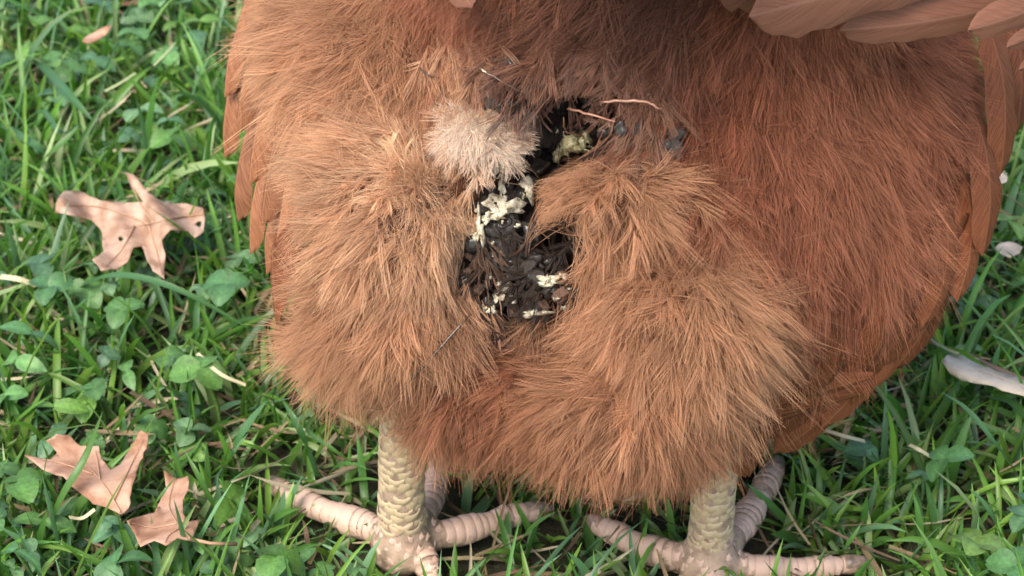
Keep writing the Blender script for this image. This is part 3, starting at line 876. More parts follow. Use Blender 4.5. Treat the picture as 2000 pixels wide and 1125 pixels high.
# droppings caked in the cleft, and dark lumps for shaded holes ---------------------------------------------
if not CLAY:
    LUMPS = [
        (1084, 226, 21, M_DUNG), (1140, 220, 22, M_DUNG), (1173, 248, 24, M_DUNG), (1189, 264, 16, M_DUNG), (1057, 264, 22, M_GREYD), (1106, 181, 13, M_DUNG), (1140, 162, 13, M_DUNG),  # the row's last small lumps paint shaded holes between the feathers
        (1007, 132, 16, M_DUNG), (963, 198, 16, M_GREYD), (980, 214, 13, M_DUNG), (1040, 290, 20, M_GREYD), (1020, 250, 18, M_GREYD), (1118, 284, 22, M_GREYD), (1150, 290, 16, M_DUNG),  # first lump here also paints a shaded hole
        (1051, 333, 20, M_DUNG), (1020, 345, 17, M_DUNG), (960, 377, 16, M_DUNG), (1040, 372, 16, M_DUNG), (985, 402, 20, M_DUNG), (985, 446, 20, M_DUNG), (1008, 440, 15, M_DUNG), (955, 452, 16, M_DUNG),
        (985, 485, 20, M_DUNG), (1018, 496, 18, M_DUNG), (952, 518, 22, M_DUNG), (962, 480, 14, M_DUNG), (1000, 470, 14, M_DUNG), (1035, 470, 14, M_DUNG), (975, 510, 18, M_DUNG), (1005, 515, 16, M_DUNG),
        (1018, 532, 27, M_GREYD), (990, 560, 20, M_GREYD), (957, 595, 18, M_GREYD), (975, 588, 14, M_DUNG), (940, 605, 12, M_GREYD), (1040, 550, 14, M_DUNG), (932, 565, 15, M_BROWN), (920, 500, 14, M_BROWN), (910, 535, 13, M_BROWN),
        (1075, 562, 17, M_BROWN), (1100, 548, 17, M_BROWN), (1052, 578, 16, M_BROWN), (1030, 592, 16, M_BROWN), (1005, 605, 14, M_BROWN), (1060, 598, 17, M_BROWN), (1095, 578, 18, M_BROWN), (1125, 540, 14, M_BROWN), (1030, 612, 13, M_BROWN)]
    for k in range(150):
        u, v = rng.uniform(900, 1215), rng.uniform(170, 620)
        od = open_dist(np.array([u]), np.array([v]))[0]
        if od < -4 and not (u > 1090 and v > 520) and not (1060 < u < 1120 and 455 < v < 510) and ((u - 945) ** 2 + (v - 265) ** 2 > 60 ** 2):
            LUMPS.append((u, v, rng.uniform(10, 22), M_DUNG if rng.random() < .8 else M_GREYD))
    LV_, LP_ = [], []
    for i, (u, v, r, m) in enumerate(LUMPS):
        r = r * 0.72 if m is M_BROWN else r
        c, n = surf(u, v, 0.0)
        rr = r * ((c - CAM) @ FW) / FPX
        o = blob('dropping_or_shade_lump', c + n * rr * 0.4 - FW * 0.008, (rr * 1.2, rr * rng.uniform(.8, 1.1), rr * rng.uniform(.8, 1.15)), m, hen, 100 + i, 0.55 if m is M_BROWN else 0.36, 3, 2.2 if m is M_BROWN else 1.4, tuple(rng.uniform(0, 6, 3)))
        bpy_m = Matrix.LocRotScale(o.location, o.rotation_euler, o.scale)
        base_i = len(LV_)
        LV_ += [bpy_m @ x.co for x in o.data.vertices]
        LP_ += [tuple(base_i + k for k in p_.vertices) for p_ in o.data.polygons]
    bvh2 = BVHTree.FromPolygons(LV_, LP_)
    def drape(u, v):
        o_ = Vector(CAM); d_ = Vector(P(u, v, 1.0) - CAM).normalized()
        h = bvh2.ray_cast(o_, d_)
        a = surf(u, v)[0]
        if h[0] is not None and (np.array(h[0]) - CAM) @ FW < (a - CAM) @ FW:
            return np.array(h[0])
        return a
    def smear(name, u, v, ru, rv, mat, seed, thick=0.0012, spiky=0.35, front=0.0):
        """a chalky splash that lies over whatever is under it, with a torn outline"""
        rr = np.random.default_rng(seed)
        ns, nr = 30, 6
        th = np.arange(ns) * 2 * math.pi / ns
        rad = 1 + spiky * (0.55 * np.sin(th * 2 + rr.uniform(0, 6)) + 0.5 * np.sin(th * 3 + rr.uniform(0, 6)) + 0.4 * np.sin(th * 5 + rr.uniform(0, 6)) + 0.25 * np.sin(th * 9 + rr.uniform(0, 6))) + rr.normal(0, 0.05, ns)
        rad = np.clip(rad, 0.35, 1.7)
        V = []; 
        d0 = (drape(u, v) - CAM) @ FW
        for k in range(nr + 1):
            f = k / nr
            for a, q in zip(th, rad):
                uu, vv = u + ru * f * q * math.cos(a), v + rv * f * q * math.sin(a)
                p_ = drape(uu, vv)
                dd = (p_ - CAM) @ FW
                dd = min(max(dd, d0 - 0.004), d0 + 0.004) - front
                h = thick * (1 - f ** 3) * (0.75 + 0.5 * rr.random()) - (0.0016 if k == nr else -0.0004)
                V.append(P(uu, vv, dd - h))
        F = [(k * ns + j, k * ns + (j + 1) % ns, (k + 1) * ns + (j + 1) % ns, (k + 1) * ns + j) for k in range(nr) for j in range(ns)]
        mesh_obj(name, np_mesh(name, np.array(V), np.array(F), mat), hen)
    for i, (u, v, r) in enumerate([(1310, 265, 17), (1308, 300, 19), (1268, 272, 14), (1245, 255, 15), (1285, 300, 13)]):
        c, n = surf(u, v, 0.0075)
        rr = r * ((c - CAM) @ FW) / FPX
        blob('crust_bead', c, rr, M_GREYD, hen, 300 + i, 0.3, 3, 1.3)
    # chalky white smears and streaks
    def streak(pts, wpx, mat, name, off, seed):
        Q = [surf(u, v, off)[0] for u, v in pts]
        rr = np.random.default_rng(seed)
        d = float(np.mean((np.array(Q) - CAM) @ FW))
        if 'quill' in name:
            path = catmull(Q, 14) + rr.normal(0, 0.00008, (14, 3))
            rad = wpx * 0.5 * d / FPX * np.linspace(0.75, 0.45, 14) * np.concatenate([[.4, .8], np.ones(10), [.8, .3]])
            mesh_obj(name, tube_mesh(name, path, rad, mat, 9), hen)
            return
        # a smear is a crust of small uneven grains run together
        path = catmull(Q, 14)
        bm = bmesh.new()
        for k in range(16):
            c = path[int(rr.integers(0, 14))] + rr.normal(0, 1, 3) * wpx * 0.20 * d / FPX
            r = wpx * 0.5 * d / FPX * rr.uniform(0.25, 0.72)
            M = Matrix.Translation(c) @ Matrix.Rotation(rr.uniform(0, 6), 4, Vector(rr.normal(0, 1, 3)).normalized()) @ Matrix.Diagonal((r * rr.uniform(.6, 1.5), r, r * rr.uniform(.5, .9), 1))
            g = bmesh.ops.create_icosphere(bm, subdivisions=2, radius=1.0, matrix=M)
            for v in g['verts']:
                v.co += Vector(rr.normal(0, r * 0.09, 3))
        for f in bm.faces:
            f.smooth = True
        me = bpy.data.meshes.new(name); bm.to_mesh(me); bm.free()
        me.materials.append(mat)
        mesh_obj(name, me, hen)
    for i, (u, v, ru, rv) in enumerate([(982, 358, 6, 20), (1032, 366, 10, 18), (985, 402, 25, 17), (957, 424, 13, 9), (936, 446, 7, 25), (972, 414, 12, 8), (982, 562, 9, 15), (974, 580, 8, 9), (1073, 550, 22, 6), (1095, 540, 12, 5),
                                       (1028, 572, 12, 5), (940, 602, 9, 6), (962, 606, 7, 8), (1045, 612, 18, 6), (1000, 345, 4, 12), (1012, 441, 6, 3), (925, 455, 8, 10)]):
        smear('white_dropping', u, v, ru * 1.35, rv * 1.3, M_URATE, 500 + i, 0.0007, 0.5, 0.002)
    for i in range(34):
        u, v = [(985, 400), (970, 570), (1065, 560), (950, 440), (1030, 365), (1120, 280), (990, 600)][i % 7] + rng.normal(0, 1, 2) * np.array([26, 20])
        if open_dist(np.array([u]), np.array([v]))[0] < 4:
            smear('white_dropping', u, v, rng.uniform(2.5, 6), rng.uniform(2.5, 6), M_URATE, 700 + i, 0.0006, 0.45, 0.0015)
    for i, (u, v, ru, rv) in enumerate([(1100, 292, 14, 16), (1118, 276, 22, 14), (1142, 270, 13, 15), (1130, 290, 14, 8), (1088, 305, 8, 9)]):
        smear('yellow_dropping', u, v, ru * 1.25, rv * 1.25, M_YELLOW, 560 + i, 0.0011, 0.45, 0.004)
    for i, (u, v, ru, rv) in enumerate([(955, 312, 26, 15), (975, 328, 16, 12), (940, 322, 14, 9), (990, 335, 7, 14)]):
        smear('cream_crust', u, v, ru, rv, M_URATE, 580 + i, 0.0014, 0.55, 0.009)
    # bare quills and stuck wet shafts
    for i, (pts, wpx, m) in enumerate([
        ([(1222, 172), (1250, 192), (1280, 214)], 9, M_PINK),
        ([(1180, 195), (1177, 210), (1173, 225)], 6, M_PINK), 
        ([(1205, 190), (1215, 215), (1230, 245)], 8, M_PINK), ([(990, 122), (1010, 128), (1030, 134)], 7, M_DARKQ), ([(990, 122), (995, 124), (998, 125)], 5, M_URATE),
        ([(850, 600), (800, 650), (772, 700), (763, 725)], 9, M_DARKQ), ([(765, 716), (763, 722), (762, 727)], 6, M_URATE), ([(860, 545), (868, 590), (880, 625)], 6, M_DARKQ),
        ([(880, 625), (930, 628), (990, 640)], 5, M_DARKQ), ([(895, 632), (915, 650), (932, 665)], 5, M_PINK), ([(945, 640), (970, 644), (990, 640)], 6, M_PINK), ([(1000, 655), (1030, 645), (1060, 625)], 5, M_PINK),
        ([(878, 488), (900, 492), (930, 489)], 6, M_DARKQ), ([(876, 486), (879, 489), (881, 492)], 8, M_URATE), ([(868, 536), (870, 543), (869, 549)], 9, M_URATE), ([(935, 530), (930, 555), (942, 580)], 5, M_PINK),
        ([(1125, 150), (1132, 160), (1128, 175)], 5, M_PINK), ([(880, 130), (900, 145), (920, 150)], 6, M_DARKQ)]):
        streak(pts, wpx, m, 'stuck_quill', 0.013, 600 + i)

    # white downy tuft and wet spikes
    def tuft(name, c, nfe, spreadpx, L, lift, col, dirs, mat, **kw):
        q = np.array(c) + rng.normal(0, 1, (nfe, 2)) * spreadpx
        PP = [(drape(u, v) - FW * 0.001, -FW) if kw.get('over') else surf(u, v, kw.get('off', 0.004)) for u, v in q]
        p = np.array([x[0] for x in PP]); n = np.tile(-FW * 0.9 + UP * 0.3, (nfe, 1)) * 0.5 + np.array([x[1] for x in PP]) * 0.5
        if dirs is None:
            d = unit(q - np.array(c) + rng.normal(0, 4, (nfe, 2)))
        else:
            d = unit(np.tile(np.array(dirs, float), (nfe, 1)) + rng.normal(0, 0.35, (nfe, 2)))
        t = d[:, :1] * RT - d[:, 1:] * UP
        fade = (np.clip(np.linalg.norm(q - np.array(c), axis=1) / (1.6 * spreadpx) - 0.25, 0, 1) * kw.get('fade', 0))[:, None]
        cols_ = np.array(col) * (1 - fade) + np.array(kw.get('to', TAN)) * fade
        ch = barbs(p, n, t, np.full(nfe, L) * rng.uniform(.7, 1.2, nfe), np.full(nfe, lift), cols_, kw.get('K', 8), kw.get('M', 6), 5, kw.get('clump', .5), kw.get('rad', .00013), kw.get('spread', 1.2), kw.get('curl', 1.6), .08)
        if name == 'wet_feather_tuft':
            ch = cull(ch, -24, 4)
        o = hair_obj(name, [ch], mat, hen)
        if o is not None and kw.get('label'):
            o['label'] = kw['label']
    tuft('white_down', (944, 270), 230, 18, 0.0050, 0.9, (0.70, 0.59, 0.48), None, M_DOWN, clump=.3, rad=.00008, curl=2.4, spread=1.5, fade=.5, off=.006, label='pale cream down tuft beside the caked droppings')
    tuft('white_down', (936, 250), 60, 13, 0.0062, 0.6, (0.68, 0.56, 0.46), (-.1, 1), M_DOWN, clump=.3, rad=.00008, curl=2.4, spread=1.5, off=.006)
    tuft('white_down', (985, 305), 26, 16, 0.0055, 0.6, (0.40, 0.31, 0.24), None, M_DOWN, label='greyish soiled down beside the cream tuft')
    for (u, v, du, dv, c) in [(900, 480, .15, 1, (.14, .085, .055)), (880, 560, .1, 1, (.34, .19, .11)), (930, 565, .2, 1, (.12, .07, .045)), (1000, 655, .8, .3, (.24, .115, .065)), (900, 645, -.8, .3, (.36, .19, .12)),
                           (950, 95, .5, .9, (.34, .18, .105)), (880, 85, .6, .8, (.40, .22, .125)), (895, 105, .6, .8, (.44, .26, .155)), (1015, 105, -.4, .9, (.15, .075, .05)), (1090, 95, -.4, .9, (.20, .095, .06)), (1215, 100, -.7, .7, (.18, .09, .058)),
                           (1275, 150, -.3, .9, (.16, .08, .05)), (1060, 100, -.3, .9, (.13, .07, .05)), (1140, 95, -.1, 1, (.13, .07, .05)), (1270, 235, -.5, .8, (.18, .10, .065))]:
        tuft('wet_feather_tuft', (u, v), 13, 18, 0.0105, 0.28, c, (du, dv), M_WET, K=7, M=8, clump=.62, rad=.00010, spread=.8, curl=1.8, off=.006)

    for (u, v, du, dv, c) in [(1095, 180, -.4, .9, (.30, .16, .11)), (1060, 195, -.3, .9, (.12, .075, .055)), (1175, 188, -.6, .8, (.32, .17, .12)), (1030, 200, -.2, 1, (.28, .16, .11)), (1205, 215, -.6, .7, (.22, .12, .08)),
                              (1020, 225, .1, 1, (.16, .11, .085))]:
        tuft('matted_barbs', (u, v - 14), 8, 14, 0.0070, 0.15, c, (du, dv), M_WET, K=5, M=7, clump=.8, rad=.00009, spread=.7, curl=2.4, over=True)
    for (u, v, du, dv) in [(975, 360, .2, 1), (1030, 330, -.3, 1), (1000, 450, .3, 1), (950, 470, .2, 1), (1050, 265, -.4, .9), (1165, 215, -.5, .8), (1110, 455, -.8, .5), (1105, 480, -.9, .2), (1120, 510, -.9, -.1), (1075, 450, -.3, 1), (1010, 520, -.3, 1), (925, 540, .3, 1), (965, 560, .5, .8), (1050, 540, -.7, .6), (1090, 215, .1, 1)]:
        tuft('matted_barbs', (u, v), 7, 14, 0.0075, 0.12, (.03, .02, .015) if rng.random() < .8 else (.09, .052, .034), (du, dv), M_WET, K=4, M=7, clump=.8, rad=.00009, spread=.6, curl=2.0, over=True)

# ------------------------------------------------------------------ grass and clover
def toe_clear(x, y):
    """metres from the feet's centre lines, on the ground"""
    q = np.stack([x, y], -1)
    best = np.full(len(q), 1e9)
    for p, r in TOE_PATHS:
        for i in range(0, len(p) - 1, 5):
            a = p[i, :2]; b = p[min(i + 5, len(p) - 1), :2]
            ab = b - a
            h = np.clip((q - a) @ ab / (ab @ ab), 0, 1)
            best = np.minimum(best, np.linalg.norm(q - a - h[:, None] * ab, axis=1))
    return best

def blades(base, az, L, W, phi0, phi1, col, rows=6, twist=None):
    N = len(base)
    s = np.linspace(0, 1, rows)
    ph = phi0[:, None] + (phi1 - phi0)[:, None] * s ** 1.2
    seg = L[:, None] / (rows - 1)
    hx = np.concatenate([np.zeros((N, 1)), np.cumsum(np.sin(ph[:, :-1]) * seg, 1)], 1)
    hz = np.concatenate([np.zeros((N, 1)), np.cumsum(np.cos(ph[:, :-1]) * seg, 1)], 1)
    side_drift = (rng.normal(0, 0.10, N) * L)[:, None] * s ** 2
    ca, sa = np.cos(az)[:, None], np.sin(az)[:, None]
    cx = base[:, :1] + hx * ca - side_drift * sa
    cy = base[:, 1:2] + hx * sa + side_drift * ca
    cz = np.maximum(base[:, 2:3] + hz, 0.0015 + 0.004 * rng.random((N, 1)))
    C = np.stack([cx, cy, cz], -1)
    tw = (np.zeros(N) if twist is None else twist)[:, None] * s + rng.normal(0, 0.35, (N, 1))
    sx = np.stack([-sa * np.ones_like(s), ca * np.ones_like(s), 0 * s + np.zeros((N, 1))], -1)
    nn = np.stack([-np.cos(ph) * ca, -np.cos(ph) * sa, np.sin(ph)], -1)
    sv = np.cos(tw)[..., None] * sx + np.sin(tw)[..., None] * nn
    nv = -np.sin(tw)[..., None] * sx + np.cos(tw)[..., None] * nn
    prof = np.clip((0.75 + 0.5 * s) * (1 - s ** 3.0), 0.03, 1)
    hw = 0.5 * W[:, None] * prof
    V = np.stack([C - sv * hw[..., None], C - nv * (hw * 0.45)[..., None], C + sv * hw[..., None]], 2)     # N rows 3 3
    nv_ = rows * 3
    off = (np.arange(N) * nv_)[:, None, None, None]
    i = np.arange(rows - 1)[None, :, None, None] * 3; j = np.arange(2)[None, None, :, None]
    F = off + np.concatenate([i + j, i + j + 1, i + 3 + j + 1, i + 3 + j], -1)
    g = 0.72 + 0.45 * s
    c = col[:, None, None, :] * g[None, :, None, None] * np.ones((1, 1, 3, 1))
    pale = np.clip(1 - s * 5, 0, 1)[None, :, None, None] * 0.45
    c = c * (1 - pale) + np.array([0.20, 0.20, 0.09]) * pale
    return V.reshape(-1, 3), F.reshape(-1, 4), c.reshape(-1, 3)

def grass_colors(n):
    base = np.array([[0.068, 0.150, 0.026], [0.050, 0.125, 0.026], [0.100, 0.185, 0.030], [0.080, 0.160, 0.075], [0.17, 0.23, 0.095]])
    k = rng.choice(5, n, p=[.28, .18, .22, .20, .12])
    return base[k] * rng.uniform(1.0, 2.1, (n, 1))

LEAF_SPOTS = [(110, 395, 400, 540, 0.024), (60, 850, 290, 1000, 0.022), (255, 925, 392, 1062, 0.021), (1835, 685, 2050, 790, 0.024), (1945, 474, 1996, 500, 0.02), (165, -12, 300, 8, 0.016)]
def under_leaf(x, y):
    """tallest that a blade rooted here may grow: it stays under a dry leaf lying on top of it"""
    out = np.full(len(x), 1.0)
    for u0, v0, u1, v1, h in LEAF_SPOTS:
        u, v, d = proj(np.stack([x, y, np.full(len(x), h)], -1))
        c = ((u - (u0 + u1) / 2) / ((u1 - u0) / 2)) ** 2 + ((v - (v0 + v1) / 2 - 12) / ((v1 - v0) / 2 + 12)) ** 2
        out = np.where(c < 1.05, h * 0.95, out)
    return out

def build_grass():
    def go(nt, per, lo, hi, ko, rows, Lr, Wr, scale=1.0):
        x = rng.uniform(lo[0], hi[0], nt); y = rng.uniform(lo[1], hi[1], nt); az = rng.uniform(0, 2 * math.pi, nt)
        m = ko(x, y); x, y, az = x[m], y[m], az[m]
        x = np.repeat(x, per); y = np.repeat(y, per); az = np.repeat(az, per); N = len(x)
        az = az + rng.normal(0, 1.0, N)
        base = np.stack([x + rng.normal(0, .0025, N), y + rng.normal(0, .0025, N), np.zeros(N)], -1)
        L = rng.uniform(*Lr, N) * rng.choice([0.75, 1.0, 1.35], N, p=[.4, .45, .15])
        tc = toe_clear(x, y)
        L = np.where(tc < 0.012, np.minimum(L, 0.016), np.where(tc < 0.035, np.minimum(L, 0.026), L))
        L = np.minimum(L, np.where(rng.random(N) < 0.13, 1.0, under_leaf(x, y)))
        p0 = np.abs(rng.normal(0.5, 0.35, N)); p1 = p0 + np.abs(rng.normal(0.75, 0.5, N))
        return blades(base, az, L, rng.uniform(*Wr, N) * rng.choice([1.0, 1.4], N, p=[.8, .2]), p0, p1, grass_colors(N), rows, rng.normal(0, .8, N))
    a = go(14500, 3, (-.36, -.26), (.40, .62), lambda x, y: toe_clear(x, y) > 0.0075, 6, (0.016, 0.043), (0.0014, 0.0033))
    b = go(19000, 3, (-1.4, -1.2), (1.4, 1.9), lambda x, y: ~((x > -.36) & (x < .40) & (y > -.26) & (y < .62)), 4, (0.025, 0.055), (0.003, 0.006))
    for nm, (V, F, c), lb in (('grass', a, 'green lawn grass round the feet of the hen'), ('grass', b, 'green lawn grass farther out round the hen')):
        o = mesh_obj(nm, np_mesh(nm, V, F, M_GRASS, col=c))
        tag(o, lb, 'grass', kind='stuff')
    # dead thatch between the blades
    N = 8000
    x = rng.uniform(-.34, .38, N); y = rng.uniform(-.24, .6, N)
    m = toe_clear(x, y) > 0.006
    x, y = x[m], y[m]; N = len(x)
    base = np.stack([x, y, rng.uniform(0.001, 0.013, N)], -1)
    tcol = np.array([[0.40, 0.32, 0.19], [0.28, 0.20, 0.11], [0.16, 0.10, 0.06], [0.46, 0.40, 0.27]])[rng.choice(4, N)] * rng.uniform(.6, 1.1, (N, 1))
    p0 = rng.normal(1.45, 0.18, N)
    V, F, c = blades(base, rng.uniform(0, 6.3, N), rng.uniform(.010, .036, N), rng.uniform(.0007, .0022, N), p0, p0 + rng.normal(0, .3, N), tcol, 5, rng.normal(0, 1, N))
    o = mesh_obj('thatch', np_mesh('thatch', V, F, M_STRAW, col=c))
    tag(o, 'dead straw coloured thatch lying between the grass blades', 'thatch', kind='stuff')
build_grass()

def leaflet(n_u=4, n_v=5, wide=0.85, notch=0.0):
    """unit leaflet along +X from the origin, Z up, folded on its midrib"""
    V = []
    for i in range(n_v + 1):
        s = i / n_v
        wv = wide * 0.5 * math.sin(math.pi * min(1.0, 0.06 + s * 0.92) ** 0.85) ** 0.75
        for j in range(n_u + 1):
            x = 2 * j / n_u - 1
            V.append((s - notch * (1 - abs(x)) * s ** 6 , wv * x, 0.16 * abs(x) * wv + 0.10 * math.sin(s * 3.0) - 0.12 * s * s))
    m = n_u + 1
    F = [(i * m + j, (i + 1) * m + j, (i + 1) * m + j + 1, i * m + j + 1) for i in range(n_v) for j in range(n_u)]
    return np.array(V), np.array(F)
LV, LF = leaflet(wide=0.95, notch=0.08)
OV, OF = leaflet(wide=0.55)

def rotm(ax, a):
    return np.array(Matrix.Rotation(a, 3, ax))

def clover_geo(base, top, size, yaw, tilt_dir, tilt, col, kind=3, droop=0.2):
    """verts, quads, colours of one plant: stalk and its leaflets"""
    V = []; F = []; C = []; n0 = 0
    mid = (base + top) / 2 + np.array([0.15, 0.1, 0]) * np.linalg.norm(top - base) * 0.3
    path = catmull([base, mid, top], 5)
    tv, tf, _ = tube(path, 0.0006, 4)
    V.append(tv); F.append(tf); C.append(np.tile(col * 1.25 + np.array([.03, .02, 0]), (len(tv), 1))); n0 += len(tv)
    T = rotm(Vector((-math.sin(tilt_dir), math.cos(tilt_dir), 0)), tilt)
    for k in range(kind):
        a = yaw + k * 2 * math.pi / kind + rng.normal(0, .12)
        lv = (LV if kind == 3 else OV) * size * rng.uniform(0.85, 1.12)
        Rm = T @ rotm('Z', a) @ rotm('Y', droop + rng.normal(0, .18)) @ rotm('X', rng.normal(0, .2))
        lv = lv @ Rm.T + top
        V.append(lv); F.append((LF if kind == 3 else OF) + n0); n0 += len(lv)
        g = np.tile(col * rng.uniform(.85, 1.15), (len(lv), 1))
        midrib = np.abs((np.arange(len(lv)) % 5) - 2) == 0
        g[midrib] = g[midrib] * 1.35
        C.append(g)
    return np.vstack(V), np.vstack(F), np.vstack(C)

def build_clover():
    V = []; F = []; C = []; n0 = 0
    cols = np.array([[0.070, 0.155, 0.045], [0.060, 0.130, 0.060], [0.095, 0.19, 0.038], [0.11, 0.20, 0.09]])
    N = 2500
    x = rng.uniform(-.34, .38, N); y = rng.uniform(-.22, .60, N)
    # patchy: dense to the left of the bird, thinner to its right
    patch = np.sin(x * 31 + 1.3) * np.sin(y * 27 + .4) + 0.6 * np.sin(x * 67 + y * 53) + np.where(x < -.02, 0.55, -0.35)
    keep = (patch > rng.uniform(-1.2, 1.0, N)) & (toe_clear(x, y) > 0.02)
    for xx, yy in zip(x[keep], y[keep]):
        h = rng.uniform(0.010, 0.030)
        kind = 3 if rng.random() < 0.78 else 2
        size = rng.uniform(0.0042, 0.0086) * (1.0 if kind == 3 else 1.35)
        h = min(h, under_leaf(np.array([xx]), np.array([yy]))[0] * 0.7)
        b = np.array([xx, yy, 0.0]); t = b + np.array([rng.normal(0, .006), rng.normal(0, .006), h])
        if toe_clear(t[:1], t[1:2])[0] < 0.022:
            continue
        v, f, c = clover_geo(b, t, size, rng.uniform(0, 6.3), rng.uniform(0, 6.3), abs(rng.normal(0, .35)), cols[rng.choice(4, p=[.35, .3, .2, .15])] * rng.uniform(.85, 1.5), kind)
        V.append(v); F.append(f + n0); C.append(c); n0 += len(v)
    o = mesh_obj('clover', np_mesh('clover', np.vstack(V), np.vstack(F), M_CLOVER, col=np.vstack(C)))
    tag(o, 'low clover and small broad leaved weeds among the grass', 'clover', kind='stuff')
build_clover()

# ------------------------------------------------------------------ single leaves, blades and bits one can point at
def leaf_mat(name, c0, c1, c2):
    m = simple(name, [(0.30, tuple(x * .75 for x in c0)), (0.42, c0), (0.55, c1), (0.72, c2)], 95, 0.7, 0.5, 0.0008, 0.15, detail=7)
    t = m.node_tree; b = t.nodes['Principled BSDF']
    tr = t.nodes.new('ShaderNodeBsdfTranslucent')
    tr.inputs['Color'].default_value = (*c1, 1)
    ms = t.nodes.new('ShaderNodeMixShader'); ms.inputs[0].default_value = 0.18
    t.links.new(b.outputs[0], ms.inputs[1]); t.links.new(tr.outputs[0], ms.inputs[2])
    t.links.new(ms.outputs[0], t.nodes['Material Output'].inputs['Surface'])
    return m
M_OAK = leaf_mat('dry_oak_leaf', (0.36, 0.22, 0.145), (0.50, 0.335, 0.24), (0.60, 0.43, 0.325))
M_OAK2 = leaf_mat('dry_oak_leaf_orange', (0.34, 0.18, 0.11), (0.49, 0.295, 0.20), (0.58, 0.385, 0.275))
M_VEIN = simple('leaf_vein', [(0.3, (0.34, 0.19, 0.11)), (0.7, (0.46, 0.28, 0.17))], 200, 0.6)
M_CREAM = leaf_mat('cream_leaf', (0.42, 0.35, 0.26), (0.58, 0.50, 0.40), (0.68, 0.61, 0.50))

def flat_leaf(name, outline, height, mat, holes=(), veins=(), seed=0, wav=0.0042, thick=0.0003, cell=9.0, zfun=None, veinmat=None, vw=3.5):
    rr = np.random.default_rng(seed)
    O = np.array(outline, float)
    # roundish fine outline
    d = []
    for a, b in zip(O, np.roll(O, -1, 0)):
        k = max(1, int(np.linalg.norm(b - a) / 10))
        for i in range(k):
            d.append(a + (b - a) * i / k + (rr.normal(0, 1.0, 2) if i else 0))
    E = np.array(d); ne = len(E)
    def inside(q, poly):
        x, y = q; c = False
        for (x1, y1), (x2, y2) in zip(poly, np.roll(poly, -1, 0)):
            if (y1 > y) != (y2 > y) and x < (x2 - x1) * (y - y1) / (y2 - y1) + x1:
                c = not c
        return c
    pts = [tuple(x) for x in E]; edges = [(i, (i + 1) % ne) for i in range(ne)]
    HP = []
    for (hu, hv, hr) in holes:
        st = len(pts); ring = []
        for k in range(8):
            a = k * math.pi / 4
            r = hr * rr.uniform(.45, 1.35)
            ring.append((hu + r * math.cos(a), hv + r * math.sin(a)))
        pts += ring; edges += [(st + k, st + (k + 1) % 8) for k in range(8)]
        HP.append(np.array(ring))
    lo, hi = E.min(0), E.max(0)
    for x in np.arange(lo[0], hi[0], cell):
        for y in np.arange(lo[1], hi[1], cell):
            q = (x + rr.normal(0, 1.5), y + rr.normal(0, 1.5))
            if inside(q, E) and not any(inside(q, h) for h in HP):
                pts.append(q)
    vo, eo, fo, *_ = delaunay_2d_cdt([Vector(q) for q in pts], edges, [], 0, 1e-4)
    tris = []
    for f in fo:
        c = np.mean([np.array(vo[i]) for i in f], axis=0)
        if inside(c, E) and not any(inside(c, h) for h in HP):
            tris.append(tuple(f))
    ctr = E.mean(0)
    w1 = rr.normal(0, 0.028, (3, 2)); ph = rr.uniform(0, 6.3, 3)
    def zz(u, v):
        z = height + wav * sum(math.sin(w1[i, 0] * u + w1[i, 1] * v + ph[i]) for i in range(3)) * 0.6
        z += wav * 1.4 * (np.linalg.norm((np.array([u, v]) - ctr) / (hi - lo)) ** 2) * 2
        return z + (zfun(u, v) if zfun else 0)
    me = bpy.data.meshes.new(name)
    bm = bmesh.new()
    bv = [bm.verts.new(G(q[0], q[1], zz(*q))) for q in vo]
    for f in tris:
        try: bm.faces.new([bv[i] for i in f])
        except ValueError: pass
    for v in [v for v in bm.verts if not v.link_faces]: bm.verts.remove(v)
    bmesh.ops.recalc_face_normals(bm, faces=bm.faces)
    if sum(f.normal.z for f in bm.faces) < 0: bmesh.ops.reverse_faces(bm, faces=bm.faces)
    bmesh.ops.solidify(bm, geom=list(bm.faces), thickness=thick)
    for f in bm.faces: f.smooth = True
    bm.to_mesh(me); bm.free()
    me.materials.append(mat)
    o = mesh_obj(name, me)
    for vp in veins:
        q = catmull(np.array(vp, float), 12)
        path = np.array([G(u, v, zz(u, v) + 0.0005) for u, v in q])
        d_ = float(np.mean((path - CAM) @ FW))
        mesh_obj('vein', tube_mesh('vein', path, np.linspace(vw, vw * .35, 12) * 0.5 * d_ / FPX, veinmat or M_VEIN, 6), o)
    return o

